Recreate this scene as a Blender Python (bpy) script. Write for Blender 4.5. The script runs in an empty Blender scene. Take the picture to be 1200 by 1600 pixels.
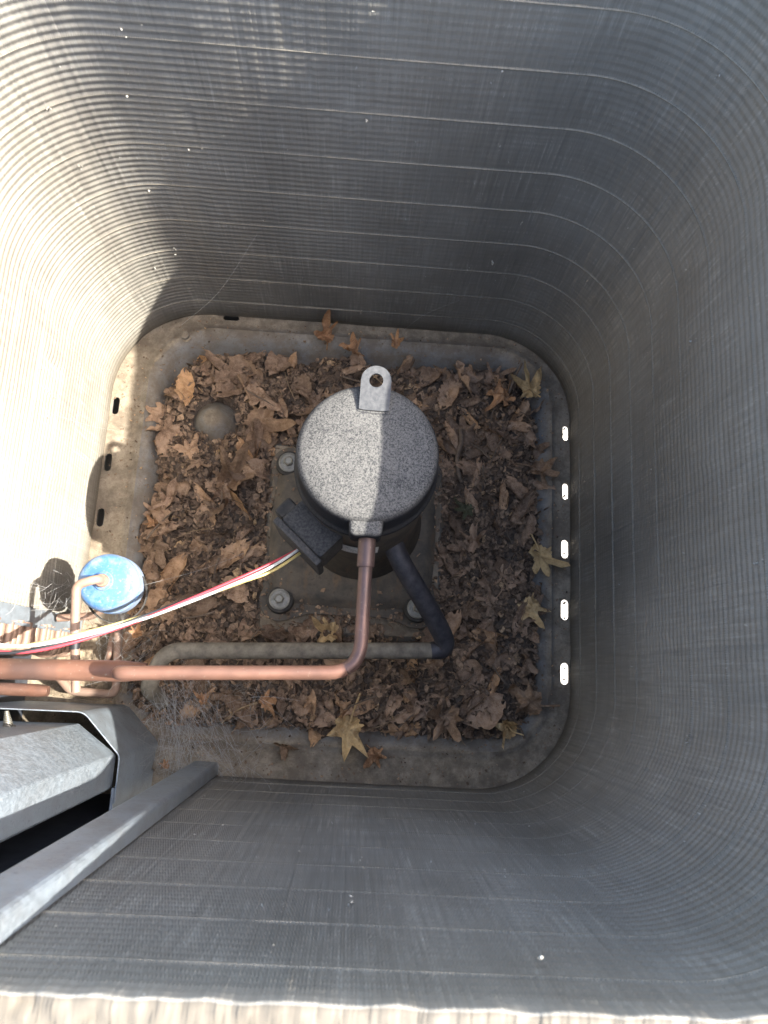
import bpy, bmesh, math, random
import numpy as np
from mathutils import Vector, Matrix, noise
R_ = math.radians
random.seed(7)
S = bpy.context.scene
COL = S.collection

# ------------------------------------------------------------------ camera
cam = bpy.data.cameras.new('camera')
cam.sensor_fit = 'VERTICAL'; cam.sensor_height = 9.8; cam.lens = 9.8 * 1150 / 1600
cam.clip_start = 0.01; cam.clip_end = 200
cam.dof.use_dof = True; cam.dof.focus_distance = 0.86; cam.dof.aperture_fstop = 3.4
co = bpy.data.objects.new('camera', cam); COL.objects.link(co)
rot = Matrix(((0.99754, -0.06104, -0.03444), (0.05228, 0.97532, -0.21453), (0.04668, 0.2122, 0.97611)))
co.matrix_world = Matrix.Translation((0, 0, 1.01)) @ rot.to_4x4()
S.camera = co

# ------------------------------------------------------------------ sky, sun, exposure
TOSUN = Vector((0.97, -0.055, 1.0)).normalized()
el = math.asin(TOSUN.z); az = math.atan2(TOSUN.x, TOSUN.y)
W = bpy.data.worlds.new('World'); S.world = W; W.use_nodes = True
nt = W.node_tree; nt.nodes.clear()
sky = nt.nodes.new('ShaderNodeTexSky'); sky.sky_type = 'NISHITA'; sky.sun_disc = False
sky.sun_elevation = el; sky.sun_rotation = az; sky.dust_density = 2.4; sky.air_density = 0.8; sky.ozone_density = 0.1
bg = nt.nodes.new('ShaderNodeBackground'); bg.inputs[1].default_value = 0.125
wo = nt.nodes.new('ShaderNodeOutputWorld')
nt.links.new(sky.outputs[0], bg.inputs[0]); nt.links.new(bg.outputs[0], wo.inputs[0])
sl = bpy.data.lights.new('sun', 'SUN'); sl.energy = 2.5; sl.angle = R_(0.53); sl.color = (1, 0.97, 0.92)
so = bpy.data.objects.new('sun', sl); COL.objects.link(so)
so.rotation_euler = TOSUN.to_track_quat('Z', 'Y').to_euler(); so.location = TOSUN * 3
vs = S.view_settings; vs.view_transform = 'Standard'; vs.look = 'None'; vs.gamma = 1.0
vs.exposure = 2.78; vs.use_curve_mapping = False
S.cycles.max_bounces = 12; S.cycles.diffuse_bounces = 8; S.cycles.glossy_bounces = 4

# ------------------------------------------------------------------ node helpers
class NT:
    def __init__(self, name):
        self.m = bpy.data.materials.new(name); self.m.use_nodes = True
        self.t = self.m.node_tree; self.t.nodes.clear()
        self.out = self.n('ShaderNodeOutputMaterial'); self.b = self.n('ShaderNodeBsdfPrincipled')
        self.l(self.b.outputs[0], self.out.inputs[0])
        self.tc = self.n('ShaderNodeTexCoord')
    def n(self, k): return self.t.nodes.new(k)
    def l(self, a, b): self.t.links.new(a, b)
    def co(self, kind='Object', scale=(1, 1, 1), loc=(0, 0, 0)):
        mp = self.n('ShaderNodeMapping'); mp.inputs['Scale'].default_value = scale; mp.inputs['Location'].default_value = loc
        self.l(self.tc.outputs[kind], mp.inputs[0]); return mp.outputs[0]
    def noise(self, vec, scale, detail=4, rough=0.55, dist=0.0):
        x = self.n('ShaderNodeTexNoise'); x.inputs['Scale'].default_value = scale; x.inputs['Detail'].default_value = detail
        x.inputs['Roughness'].default_value = rough; x.inputs['Distortion'].default_value = dist
        self.l(vec, x.inputs['Vector']); return x.outputs[0]
    def vor(self, vec, scale, feat='F1', out=0):
        x = self.n('ShaderNodeTexVoronoi'); x.inputs['Scale'].default_value = scale; x.feature = feat
        self.l(vec, x.inputs['Vector']); return x.outputs[out]
    def ramp(self, fac, stops):
        x = self.n('ShaderNodeValToRGB'); cr = x.color_ramp
        while len(cr.elements) < len(stops): cr.elements.new(0.5)
        for e, (p, c) in zip(cr.elements, stops):
            e.position = p; e.color = (c, c, c, 1) if isinstance(c, (int, float)) else (*c, 1)
        self.l(fac, x.inputs[0]); return x.outputs[0]
    def mix(self, fac, a, b, mode='MIX'):
        x = self.n('ShaderNodeMix'); x.data_type = 'RGBA'; x.blend_type = mode; x.clamp_factor = True
        self.put(fac, x.inputs[0]); self.put(a, x.inputs[6]); self.put(b, x.inputs[7]); return x.outputs[2]
    def math(self, op, a, b=0.0):
        x = self.n('ShaderNodeMath'); x.operation = op; self.put(a, x.inputs[0]); self.put(b, x.inputs[1]); return x.outputs[0]
    def put(self, v, s):
        if isinstance(v, (int, float)):
            s.default_value = v
        elif isinstance(v, tuple): s.default_value = (*v, 1) if len(v) == 3 else v
        else: self.l(v, s)
    def bump(self, h, strength=0.3, dist=0.001, prev=None):
        x = self.n('ShaderNodeBump'); x.inputs['Strength'].default_value = strength; x.inputs['Distance'].default_value = dist
        self.l(h, x.inputs['Height'])
        if prev is not None: self.l(prev, x.inputs['Normal'])
        return x.outputs[0]
    def done(self, col, rough=0.6, metal=0.0, normal=None, spec=None):
        self.put(col, self.b.inputs['Base Color']); self.put(rough, self.b.inputs['Roughness']); self.put(metal, self.b.inputs['Metallic'])
        if spec is not None: self.b.inputs['Specular IOR Level'].default_value = spec
        if normal is not None: self.l(normal, self.b.inputs['Normal'])
        return self.m

MAT = {}
TOP_Z = 0.656
def mat_fins():
    a = NT('aluminium_fins'); uv = 'UV'
    streak = a.noise(a.co(uv, (300, 8, 1)), 1.0, 2, 0.6)
    patch = a.noise(a.co(uv, (5, 4, 1), (1, 2, 0)), 1.0, 5, 0.65)
    patch2 = a.noise(a.co(uv, (16, 15.7, 1), (5, 2, 0)), 1.0, 2, 0.6)
    base = a.mix(a.ramp(patch, [(0.3, 0.0), (0.7, 1.0)]), (0.228, 0.204, 0.163), (0.325, 0.302, 0.253))
    # bent bright fins, in clusters, and dark gaps
    bent = a.math('MULTIPLY', a.ramp(streak, [(0.54, 0.0), (0.66, 1.0)]), a.ramp(patch2, [(0.46, 0.0), (0.66, 1.0)]))
    base = a.mix(a.math('MULTIPLY', bent, 0.30), base, (0.58, 0.54, 0.45))
    base = a.mix(a.ramp(streak, [(0.28, 0.22), (0.38, 0.0)]), base, (0.11, 0.105, 0.09))
    # lint-coloured grain, also painting shaded fin gaps and corrugation into the colour
    gv = a.noise(a.co(uv, (400, 14, 1), (2, 9, 0)), 1.0, 2, 0.6); gh = a.noise(a.co(uv, (11, 230, 1), (4, 1, 0)), 1.0, 2, 0.7)
    base = a.mix(a.ramp(gv, [(0.30, 0.16), (0.55, 0.0)]), base, (0.085, 0.075, 0.058))
    base = a.mix(a.ramp(gh, [(0.30, 0.12), (0.52, 0.0)]), base, (0.085, 0.075, 0.058))
    base = a.mix(a.ramp(a.math('MULTIPLY', gv, gh), [(0.31, 0.0), (0.42, 0.25)]), base, (0.55, 0.51, 0.43))
    # dust specks stuck to the fins
    sp = a.ramp(a.vor(a.co(uv, (90, 60, 1)), 1.0), [(0.0, 1.0), (0.09, 0.0)])
    base = a.mix(a.math('MULTIPLY', sp, a.ramp(patch2, [(0.50, 0.0), (0.6, 0.8)])), base, (0.75, 0.72, 0.63))
    # mud collected in the lowest centimetres
    sx = a.n('ShaderNodeSeparateXYZ'); a.l(a.tc.outputs['UV'], sx.inputs[0])
    low = a.ramp(a.math('ADD', sx.outputs[1], a.math('MULTIPLY', a.math('SUBTRACT', patch, 0.5), 0.05)), [(0.0, 1.0), (0.034, 0.0)])
    base = a.mix(a.math('MULTIPLY', low, 0.75), base, (0.10, 0.078, 0.05))
    base = a.mix(a.math('GREATER_THAN', sx.outputs[1], TOP_Z), base, a.mix(patch2, (0.10, 0.082, 0.058), (0.20, 0.178, 0.14)))
    return a.done(base, 0.6, 0.12, None, 0.25)
def mat_row():
    a = NT('tube_collar_line')
    n1 = a.noise(a.co('UV', (420, 1, 1)), 1.0, 2); n2 = a.noise(a.co('UV', (12, 1, 1)), 1.0, 3)
    c = a.mix(n2, (0.19, 0.165, 0.124), (0.33, 0.295, 0.23)); c = a.mix(a.ramp(n1, [(0.35, 0.5), (0.6, 0.0)]), c, (0.13, 0.125, 0.105))
    return a.done(c, 0.7, 0.0, a.bump(n1, 0.6, 0.001), 0.0)
def mat_pan():
    a = NT('dusty_painted_steel'); o = a.co()
    d1 = a.noise(o, 9, 6, 0.62); d2 = a.noise(o, 70, 5, 0.7); d3 = a.noise(o, 400, 3, 0.6)
    sx = a.n('ShaderNodeSeparateXYZ'); a.l(a.tc.outputs['Object'], sx.inputs[0])
    flat = a.ramp(sx.outputs[2], [(0.0, 0.0), (0.012, 1.0)])  # dust stays on the flat ledge
    geo = a.n('ShaderNodeNewGeometry'); sn = a.n('ShaderNodeSeparateXYZ'); a.l(geo.outputs['Normal'], sn.inputs[0])
    up = a.ramp(sn.outputs[2], [(0.80, 0.08), (0.985, 1.0)])
    dust = a.math('MULTIPLY', up, a.ramp(d1, [(0.2, 0.55), (0.55, 1.0)]))
    paint = a.mix(d2, (0.14, 0.138, 0.125), (0.21, 0.205, 0.185))
    dirt = a.mix(a.ramp(d2, [(0.3, 0.0), (0.7, 1.0)]), (0.22, 0.172, 0.115), (0.37, 0.305, 0.21))
    c = a.mix(dust, paint, dirt)
    c = a.mix(a.math('MULTIPLY', a.ramp(d3, [(0.6, 0.0), (0.7, 1.0)]), 0.55), c, (0.085, 0.055, 0.035))
    rust = a.ramp(a.noise(a.co('Object', (1, 1, 1), (3, 1, 2)), 16, 5, 0.7), [(0.6, 0.0), (0.72, 0.6)])
    c = a.mix(rust, c, (0.13, 0.075, 0.04))
    st = a.ramp(a.noise(a.co('Object', (1, 1, 1), (7, 4, 2)), 26, 6, 0.75), [(0.41, 0.0), (0.58, 0.85)]); c = a.mix(st, c, a.mix(d2, (0.09, 0.072, 0.05), (0.20, 0.155, 0.105)))
    nb = a.bump(d2, 0.35, 0.003); nb = a.bump(d3, 0.5, 0.0012, nb)
    return a.done(c, a.mix(dust, (0.5, 0.5, 0.5), (0.95, 0.95, 0.95)), 0.0, nb)
def mat_simple(name, c1, c2, scale=60, rough=0.7, metal=0.0, bump=0.3, bd=0.0008, detail=5):
    a = NT(name); o = a.co(); n1 = a.noise(o, scale, detail, 0.65)
    c = a.mix(a.ramp(n1, [(0.32, 0.0), (0.68, 1.0)]), c1, c2)
    return a.done(c, rough, metal, a.bump(n1, bump, bd))
def mat_speckle():
    a = NT('black_enamel_with_dust'); o = a.co()
    sp = a.noise(o, 1150, 3, 0.8); bl = a.noise(o, 560, 3, 0.6); big = a.noise(o, 26, 3, 0.6)
    geo = a.n('ShaderNodeNewGeometry'); sn = a.n('ShaderNodeSeparateXYZ'); a.l(geo.outputs['Normal'], sn.inputs[0])
    up = a.ramp(sn.outputs[2], [(0.15, 0.12), (0.8, 1.0)])
    k = a.math('ADD', a.math('MULTIPLY', sp, 0.6), a.math('ADD', a.math('MULTIPLY', bl, 0.5), a.math('MULTIPLY', big, 0.16)))
    m = a.math('MULTIPLY', a.ramp(k, [(0.52, 0.12), (0.70, 0.85)]), up)
    c = a.mix(m, (0.007, 0.009, 0.013), (0.172, 0.165, 0.148))
    spot = a.math('MULTIPLY', a.ramp(a.vor(o, 150), [(0.16, 0.45), (0.28, 0.0)]), a.ramp(big, [(0.4, 0.2), (0.6, 1.0)])); c = a.mix(spot, c, (0.03, 0.032, 0.038))
    rs = a.ramp(a.noise(o, 31, 2, 0.5), [(0.735, 0.0), (0.77, 0.8)]); c = a.mix(rs, c, (0.2, 0.09, 0.04))
    return a.done(c, a.mix(m, (0.6, 0.6, 0.6), (1.0, 1.0, 1.0)), 0.0, a.bump(k, 0.3, 0.0006), 0.08)
def mat_body():
    a = NT('dirty_black_shell'); o = a.co()
    n1 = a.noise(o, 45, 5, 0.65); n2 = a.noise(a.co('Object', (1, 1, 0.25)), 60, 4, 0.6)
    c = a.mix(a.ramp(n1, [(0.35, 0.0), (0.7, 1.0)]), (0.035, 0.031, 0.026), (0.11, 0.09, 0.065))
    c = a.mix(a.ramp(n2, [(0.55, 0.0), (0.7, 0.6)]), c, (0.17, 0.10, 0.055))
    return a.done(c, 0.6, 0.0, a.bump(n1, 0.3, 0.001))
def mat_plate():
    a = NT('rusty_base_plate'); o = a.co()
    n1 = a.noise(o, 38, 6, 0.68); n2 = a.noise(o, 160, 4, 0.7); n3 = a.noise(a.co('Object', (3, 1, 1)), 26, 4, 0.6)
    c = a.mix(a.ramp(n1, [(0.3, 0.0), (0.7, 1.0)]), (0.055, 0.050, 0.041), (0.15, 0.12, 0.084))
    c = a.mix(a.ramp(n3, [(0.54, 0.0), (0.70, 0.6)]), c, (0.17, 0.105, 0.055))
    c = a.mix(a.ramp(n2, [(0.58, 0.0), (0.7, 0.6)]), c, (0.05, 0.042, 0.034))
    return a.done(c, 0.85, 0.0, a.bump(n2, 0.5, 0.0012))
def mat_copper(name, c1, c2, c3, rough=0.5, metal=0.45):
    a = NT(name); o = a.co(); n1 = a.noise(a.co('Object', (0.4, 1, 1)), 55, 5, 0.65); n2 = a.noise(o, 260, 4, 0.7); n3 = a.noise(o, 14, 3, 0.6)
    c = a.mix(a.ramp(n1, [(0.3, 0.0), (0.7, 1.0)]), c1, c2)
    c = a.mix(a.ramp(n3, [(0.45, 0.0), (0.62, 0.85)]), c, c3)
    c = a.mix(a.ramp(n2, [(0.62, 0.0), (0.72, 0.7)]), c, (0.30, 0.25, 0.19))
    return a.done(c, a.ramp(n1, [(0.2, rough - 0.08), (0.8, rough + 0.2)]), metal, a.bump(n2, 0.25, 0.0005))
def mat_galv(name, dusty=0.25):
    a = NT(name); o = a.co(); v = a.vor(o, 330, 'F1', 1); n1 = a.noise(o, 30, 5, 0.65); n2 = a.noise(o, 330, 3, 0.7)
    bw = a.n('ShaderNodeRGBToBW'); a.l(v, bw.inputs[0])
    c = a.mix(bw.outputs[0], (0.30, 0.345, 0.375), (0.365, 0.41, 0.44))
    c = a.mix(a.math('MULTIPLY', a.ramp(n1, [(0.4, 0.0), (0.7, 1.0)]), dusty), c, (0.17, 0.14, 0.11))
    c = a.mix(a.ramp(n2, [(0.62, 0.0), (0.7, 0.5)]), c, (0.12, 0.10, 0.085))
    return a.done(c, a.ramp(bw.outputs[0], [(0.2, 0.42), (0.8, 0.6)]), 0.6, a.bump(n2, 0.3, 0.0008))
def mat_leaf(name, stops, vein=True, green=False):
    a = NT(name); oi = a.n('ShaderNodeObjectInfo'); o = a.co()
    c = a.ramp(oi.outputs['Random'], stops)
    n1 = a.noise(o, 2.6, 5, 0.7); n2 = a.noise(o, 14, 4, 0.7)
    ve = a.vor(o, 4.2, 'DISTANCE_TO_EDGE')
    dark = a.mix(1.0, c, (0.42, 0.37, 0.33), 'MULTIPLY'); pale = a.mix(0.35, c, (0.46, 0.37, 0.26))
    c = a.mix(a.ramp(n1, [(0.36, 0.85), (0.62, 0.0)]), c, dark)
    c = a.mix(a.ramp(n2, [(0.52, 0.0), (0.72, 0.7)]), c, pale)
    c = a.mix(a.ramp(n2, [(0.30, 0.7), (0.42, 0.0)]), c, dark)
    c = a.mix(a.ramp(ve, [(0.0, 0.45), (0.045, 0.0)]), c, pale)
    nb = a.bump(ve, 0.35, 0.0012); nb = a.bump(n2, 0.6, 0.0015, nb)
    return a.done(c, 0.85, 0.0, nb, 0.2)
def mat_frag():
    a = NT('leaf_crumbs'); o = a.co(); at = a.n('ShaderNodeAttribute'); at.attribute_name = 'tint'
    n2 = a.noise(o, 260, 3, 0.65)
    c = a.ramp(at.outputs['Fac'], [(0.0, (0.10, 0.069, 0.046)), (0.35, (0.22, 0.15, 0.098)), (0.7, (0.37, 0.252, 0.16)), (0.92, (0.48, 0.32, 0.19)), (1.0, (0.58, 0.385, 0.20))])
    c = a.mix(a.ramp(n2, [(0.4, 0.5), (0.6, 0.0)]), c, (0.04, 0.03, 0.022))
    return a.done(c, 0.88, 0.0, a.bump(n2, 0.4, 0.001), 0.2)
def mat_drier():
    a = NT('chalky_blue_paint'); o = a.co(); n1 = a.noise(o, 42, 6, 0.7); n2 = a.noise(o, 240, 4, 0.7)
    geo = a.n('ShaderNodeNewGeometry'); sn = a.n('ShaderNodeSeparateXYZ'); a.l(geo.outputs['Normal'], sn.inputs[0])
    c = a.mix(n1, (0.035, 0.125, 0.30), (0.075, 0.19, 0.38))
    c = a.mix(a.ramp(n1, [(0.47, 0.0), (0.70, 0.75)]), c, (0.27, 0.31, 0.36))
    c = a.mix(a.ramp(n2, [(0.55, 0.0), (0.68, 0.5)]), c, (0.31, 0.33, 0.35))
    c = a.mix(a.ramp(sn.outputs[2], [(0.05, 0.8), (0.75, 0.0)]), c, (0.27, 0.31, 0.36))
    return a.done(c, 0.55, 0.0, a.bump(n2, 0.25, 0.0006))
def mat_label():
    a = NT('printed_sticker'); uv = a.co('UV')
    sx = a.n('ShaderNodeSeparateXYZ'); a.l(uv, sx.inputs[0])
    ln = a.math('FRACT', a.math('MULTIPLY', sx.outputs[1], 5.0)); inl = a.math('MULTIPLY', a.math('GREATER_THAN', ln, 0.3), a.math('LESS_THAN', ln, 0.75))
    tx = a.math('GREATER_THAN', a.noise(a.co('UV', (90, 5, 1)), 1.0, 2), 0.5)
    blk = a.math('GREATER_THAN', a.noise(a.co('UV', (6, 5, 1), (2, 0, 0)), 1.0, 1), 0.47)
    k = a.math('MULTIPLY', a.math('MULTIPLY', inl, tx), blk)
    dirt = a.noise(a.co(), 90, 4, 0.7)
    c = a.mix(dirt, (0.55, 0.53, 0.48), (0.75, 0.73, 0.68)); c = a.mix(a.math('MULTIPLY', k, 0.8), c, (0.05, 0.05, 0.05))
    return a.done(c, 0.6)
def plain(name, c, rough=0.5, metal=0.0):
    return mat_simple(name, tuple(x * 0.72 for x in c), tuple(min(1, x * 1.12) for x in c), 130, rough, metal, 0.2, 0.0006)

MAT['fins'] = mat_fins(); MAT['row'] = mat_row(); MAT['pan'] = mat_pan(); MAT['speckle'] = mat_speckle(); MAT['body'] = mat_body()
MAT['plate'] = mat_plate(); MAT['galv'] = mat_galv('galvanised_sheet'); MAT['galvd'] = mat_galv('dusty_galvanised_sheet', 0.35)
MAT['copper'] = mat_copper('bright_copper', (0.21, 0.10, 0.066), (0.27, 0.15, 0.105), (0.15, 0.08, 0.058))
MAT['copperd'] = mat_copper('tarnished_copper', (0.17, 0.08, 0.05), (0.25, 0.125, 0.08), (0.10, 0.062, 0.05))
MAT['copperp'] = mat_copper('dusty_pale_copper', (0.29, 0.17, 0.115), (0.36, 0.25, 0.185), (0.24, 0.17, 0.125), 0.6, 0.35)
MAT['suct'] = mat_simple('dust_coated_pipe', (0.10, 0.085, 0.062), (0.23, 0.198, 0.145), 90, 0.85, 0.0, 0.4, 0.001)
MAT['insul'] = mat_simple('black_heat_stained_pipe', (0.014, 0.014, 0.018), (0.06, 0.055, 0.056), 75, 0.6, 0.0, 0.35, 0.001)
MAT['drier'] = mat_drier(); MAT['label'] = mat_label()
MAT['zinc'] = mat_simple('zinc_plated_steel', (0.17, 0.158, 0.125), (0.33, 0.315, 0.265), 140, 0.5, 0.4)
MAT['rubber'] = mat_simple('perished_rubber', (0.02, 0.019, 0.017), (0.07, 0.062, 0.05), 120, 0.85)
MAT['bplastic'] = mat_speckle.__call__() if False else mat_simple('dusty_black_plastic', (0.008, 0.0085, 0.010), (0.065, 0.062, 0.056), 420, 0.75, 0.0, 0.3, 0.0006)
MAT['tabsteel'] = mat_simple('dull_plated_tab', (0.05, 0.052, 0.054), (0.10, 0.10, 0.097), 260, 0.7, 0.15)
MAT['red'] = plain('red_wire_sheath', (0.42, 0.045, 0.06), 0.45); MAT['white'] = plain('white_wire_sheath', (0.5, 0.49, 0.45), 0.5)
MAT['yellow'] = plain('yellow_wire_sheath', (0.50, 0.40, 0.15), 0.5); MAT['black'] = plain('black_wire_sheath', (0.02, 0.02, 0.022), 0.5)
MAT['concrete'] = mat_simple('concrete', (0.34, 0.32, 0.28), (0.48, 0.46, 0.42), 40, 0.95, 0.0, 0.4, 0.002)
MAT['soil'] = mat_simple('dark_leaf_mould', (0.05, 0.037, 0.026), (0.16, 0.115, 0.078), 170, 0.95, 0.0, 0.9, 0.004)
MAT['navy'] = mat_simple('dark_painted_casing', (0.022, 0.026, 0.034), (0.05, 0.055, 0.065), 60, 0.55)
MAT['web'] = mat_simple('cobweb_silk', (0.30, 0.295, 0.27), (0.42, 0.41, 0.38), 300, 0.7)
MAT['twig'] = mat_simple('dry_twig_bark', (0.085, 0.06, 0.042), (0.20, 0.145, 0.095), 180, 0.9, 0.0, 0.5, 0.001)
MAT['straw'] = mat_simple('dry_leaf_stalk', (0.20, 0.13, 0.07), (0.34, 0.24, 0.13), 180, 0.85)
MAT['frag'] = mat_frag()
MAT['leaf'] = mat_leaf('dead_brown_leaf', [(0.0, (0.20, 0.134, 0.088)), (0.3, (0.295, 0.196, 0.125)), (0.6, (0.40, 0.265, 0.168)), (0.85, (0.48, 0.32, 0.20)), (1.0, (0.58, 0.345, 0.17))])
MAT['leaftan'] = mat_leaf('dry_tan_leaf', [(0.0, (0.62, 0.42, 0.19)), (1.0, (0.70, 0.50, 0.25))])
MAT['leafbrown'] = mat_leaf('dry_mid_brown_leaf', [(0.0, (0.29, 0.185, 0.11)), (1.0, (0.36, 0.235, 0.14))])
MAT['leaforange'] = mat_leaf('dry_orange_brown_leaf', [(0.0, (0.40, 0.215, 0.105)), (1.0, (0.48, 0.27, 0.135))])
MAT['leafgreen'] = mat_leaf('faded_olive_leaf', [(0.0, (0.095, 0.10, 0.055)), (1.0, (0.12, 0.12, 0.065))])

# ------------------------------------------------------------------ object helpers
def link(name, me, mat=None, parent=None, loc=None):
    o = bpy.data.objects.new(name, me); COL.objects.link(o)
    if mat is not None and len(me.materials) == 0: me.materials.append(mat)
    if parent is not None: o.parent = parent
    if loc is not None: o.location = loc
    return o
def tag(o, label, cat, group=None, kind=None):
    if label: o['label'] = label
    if cat: o['category'] = cat
    if group: o['group'] = group
    if kind: o['kind'] = kind
    return o
def thing(name, label, cat, loc=(0, 0, 0), group=None):
    o = bpy.data.objects.new(name, None); COL.objects.link(o); o.location = loc; o.empty_display_size = 0.02
    return tag(o, label, cat, group)
def mesh_of(bm, name, smooth=40):
    me = bpy.data.meshes.new(name); bm.normal_update(); bm.to_mesh(me); bm.free()
    if smooth:
        for p in me.polygons: p.use_smooth = True
        try: me.set_sharp_from_angle(angle=R_(smooth))
        except Exception: pass
    return me
def pydata(name, v, f, smooth=None):
    me = bpy.data.meshes.new(name); me.from_pydata([tuple(x) for x in v], [], f); me.validate(); me.update()
    if smooth:
        for p in me.polygons: p.use_smooth = True
        if smooth < 180: me.set_sharp_from_angle(angle=R_(smooth))
    return me
def fillet(pts, r, n=7):
    pts = [Vector(p) for p in pts]; out = [pts[0]]
    rr = r if isinstance(r, (list, tuple)) else [r] * len(pts)
    for i in range(1, len(pts) - 1):
        a, b, c = pts[i - 1], pts[i], pts[i + 1]
        d1 = (a - b).normalized(); d2 = (c - b).normalized(); ang = d1.angle(d2)
        if ang > 3.05: out.append(b); continue
        t = min(rr[i] / math.tan(ang / 2), (a - b).length * .49, (c - b).length * .49)
        for k in range(n + 1):
            u = k / n; p0 = b + d1 * t; p1 = b + d2 * t
            out.append(p0 * (1 - u) ** 2 + b * 2 * u * (1 - u) + p1 * u * u)
    out.append(pts[-1]); return out
def spline(pts, n=8):
    pts = [Vector(p) for p in pts]; P = [pts[0] * 2 - pts[1]] + pts + [pts[-1] * 2 - pts[-2]]; out = []
    for i in range(1, len(P) - 2):
        for k in range(n):
            t = k / n; a, b, c, d = P[i - 1], P[i], P[i + 1], P[i + 2]
            out.append(0.5 * ((2 * b) + (c - a) * t + (2 * a - 5 * b + 4 * c - d) * t * t + (3 * b - a - 3 * c + d) * t ** 3))
    out.append(pts[-1]); return out
def tube_vf(path, rad, seg=12, cap=True, v=None, f=None):
    v = [] if v is None else v; f = [] if f is None else f; base = len(v); n = len(path)
    up = None
    for i, p in enumerate(path):
        t = (path[min(i + 1, n - 1)] - path[max(i - 1, 0)]).normalized()
        if up is None:
            up = t.orthogonal().normalized()
        up = (up - t * up.dot(t)).normalized(); w = t.cross(up)
        r = rad(i / (n - 1)) if callable(rad) else rad
        for k in range(seg):
            a = 2 * math.pi * k / seg; v.append(p + (up * math.cos(a) + w * math.sin(a)) * r)
    for i in range(n - 1):
        for k in range(seg):
            a = base + i * seg + k; b = base + i * seg + (k + 1) % seg
            f.append((a, b, b + seg, a + seg))
    if cap:
        f.append(tuple(base + k for k in reversed(range(seg)))); f.append(tuple(base + (n - 1) * seg + k for k in range(seg)))
    return v, f
def tube(name, path, rad, mat, parent=None, seg=14):
    v, f = tube_vf(path, rad, seg); return link(name, pydata(name, v, f, 50), mat, parent)
def lathe_me(name, prof, seg=64, smooth=35):
    v, f = [], []; rings = []
    for r, z in prof:
        if r < 1e-6: rings.append([len(v)]); v.append((0, 0, z))
        else:
            rings.append(list(range(len(v), len(v) + seg)))
            for k in range(seg):
                a = 2 * math.pi * k / seg; v.append((r * math.cos(a), r * math.sin(a), z))
    for A, B in zip(rings[:-1], rings[1:]):
        for k in range(seg):
            k2 = (k + 1) % seg
            if len(A) == 1: f.append((A[0], B[k2], B[k]))
            elif len(B) == 1: f.append((A[k], A[k2], B[0]))
            else: f.append((A[k], A[k2], B[k2], B[k]))
    me = pydata(name, v, f, smooth); bm = bmesh.new(); bm.from_mesh(me); bmesh.ops.recalc_face_normals(bm, faces=bm.faces); bm.to_mesh(me); bm.free(); return me
def prism_bm(poly, z0, z1, bevel=0.0, seg=2):
    bm = bmesh.new(); a = [bm.verts.new((x, y, z0)) for x, y in poly]; b = [bm.verts.new((x, y, z1)) for x, y in poly]; n = len(poly)
    bm.faces.new(list(reversed(a))); bm.faces.new(b)
    for i in range(n): bm.faces.new((a[i], a[(i + 1) % n], b[(i + 1) % n], b[i]))
    bmesh.ops.recalc_face_normals(bm, faces=bm.faces)
    if bevel:
        bmesh.ops.bevel(bm, geom=[e for e in bm.edges if e.calc_face_angle(0) > 0.4], offset=bevel, segments=seg, affect='EDGES', profile=0.5)
    return bm
def box_bm(x0, x1, y0, y1, z0, z1, bevel=0.0, seg=2): return prism_bm([(x0, y0), (x1, y0), (x1, y1), (x0, y1)], z0, z1, bevel, seg)
def sheet(name, path, z0, z1, th, mat, parent, taper=None):
    """folded sheet metal: a plan polyline with thickness, standing from z0 to z1"""
    n = len(path); nr = []
    for i in range(n):
        a = Vector(path[max(i - 1, 0)]); b = Vector(path[min(i + 1, n - 1)]); d = (b - a).normalized(); nr.append(Vector((d.y, -d.x)))
    outer = [Vector(p) for p in path]; inner = [Vector(p) - k * th for p, k in zip(path, nr)]
    v, f = [], []
    zz = [z0 + (z1 - z0) * k / 6 for k in range(7)]
    for z in zz:
        for p in outer: v.append((p.x, p.y, z))
        for p in inner: v.append((p.x, p.y, z))
    m = 2 * n
    for j in range(6):
        for i in range(n - 1):
            a = j * m + i; f.append((a, a + 1, a + 1 + m, a + m)); b = j * m + n + i; f.append((b + 1, b, b + m, b + 1 + m))
        for i in (0, n - 1): f.append((j * m + i, j * m + n + i, (j + 1) * m + n + i, (j + 1) * m + i))
    for j in (0, 6):
        for i in range(n - 1): a = j * m + i; f.append((a, a + 1, a + 1 + n, a + n))
    me = pydata(name, v, f); bm = bmesh.new(); bm.from_mesh(me); bmesh.ops.recalc_face_normals(bm, faces=bm.faces); bm.to_mesh(me); bm.free()
    return link(name, me, mat, parent)

# ------------------------------------------------------------------ the setting: pad under the unit
XL, XR, YB, YF, CR = -0.362, 0.300, 0.503, -0.140, 0.13
TOP = 0.655
pad = link('concrete_pad', mesh_of(box_bm(-1.5, 1.5, -1.4, 1.7, -0.26, -0.11, 0.01), 'concrete_pad', 0), MAT['concrete'])
tag(pad, 'pale concrete pad glimpsed through the slots of the base pan', 'pad', kind='structure')

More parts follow.
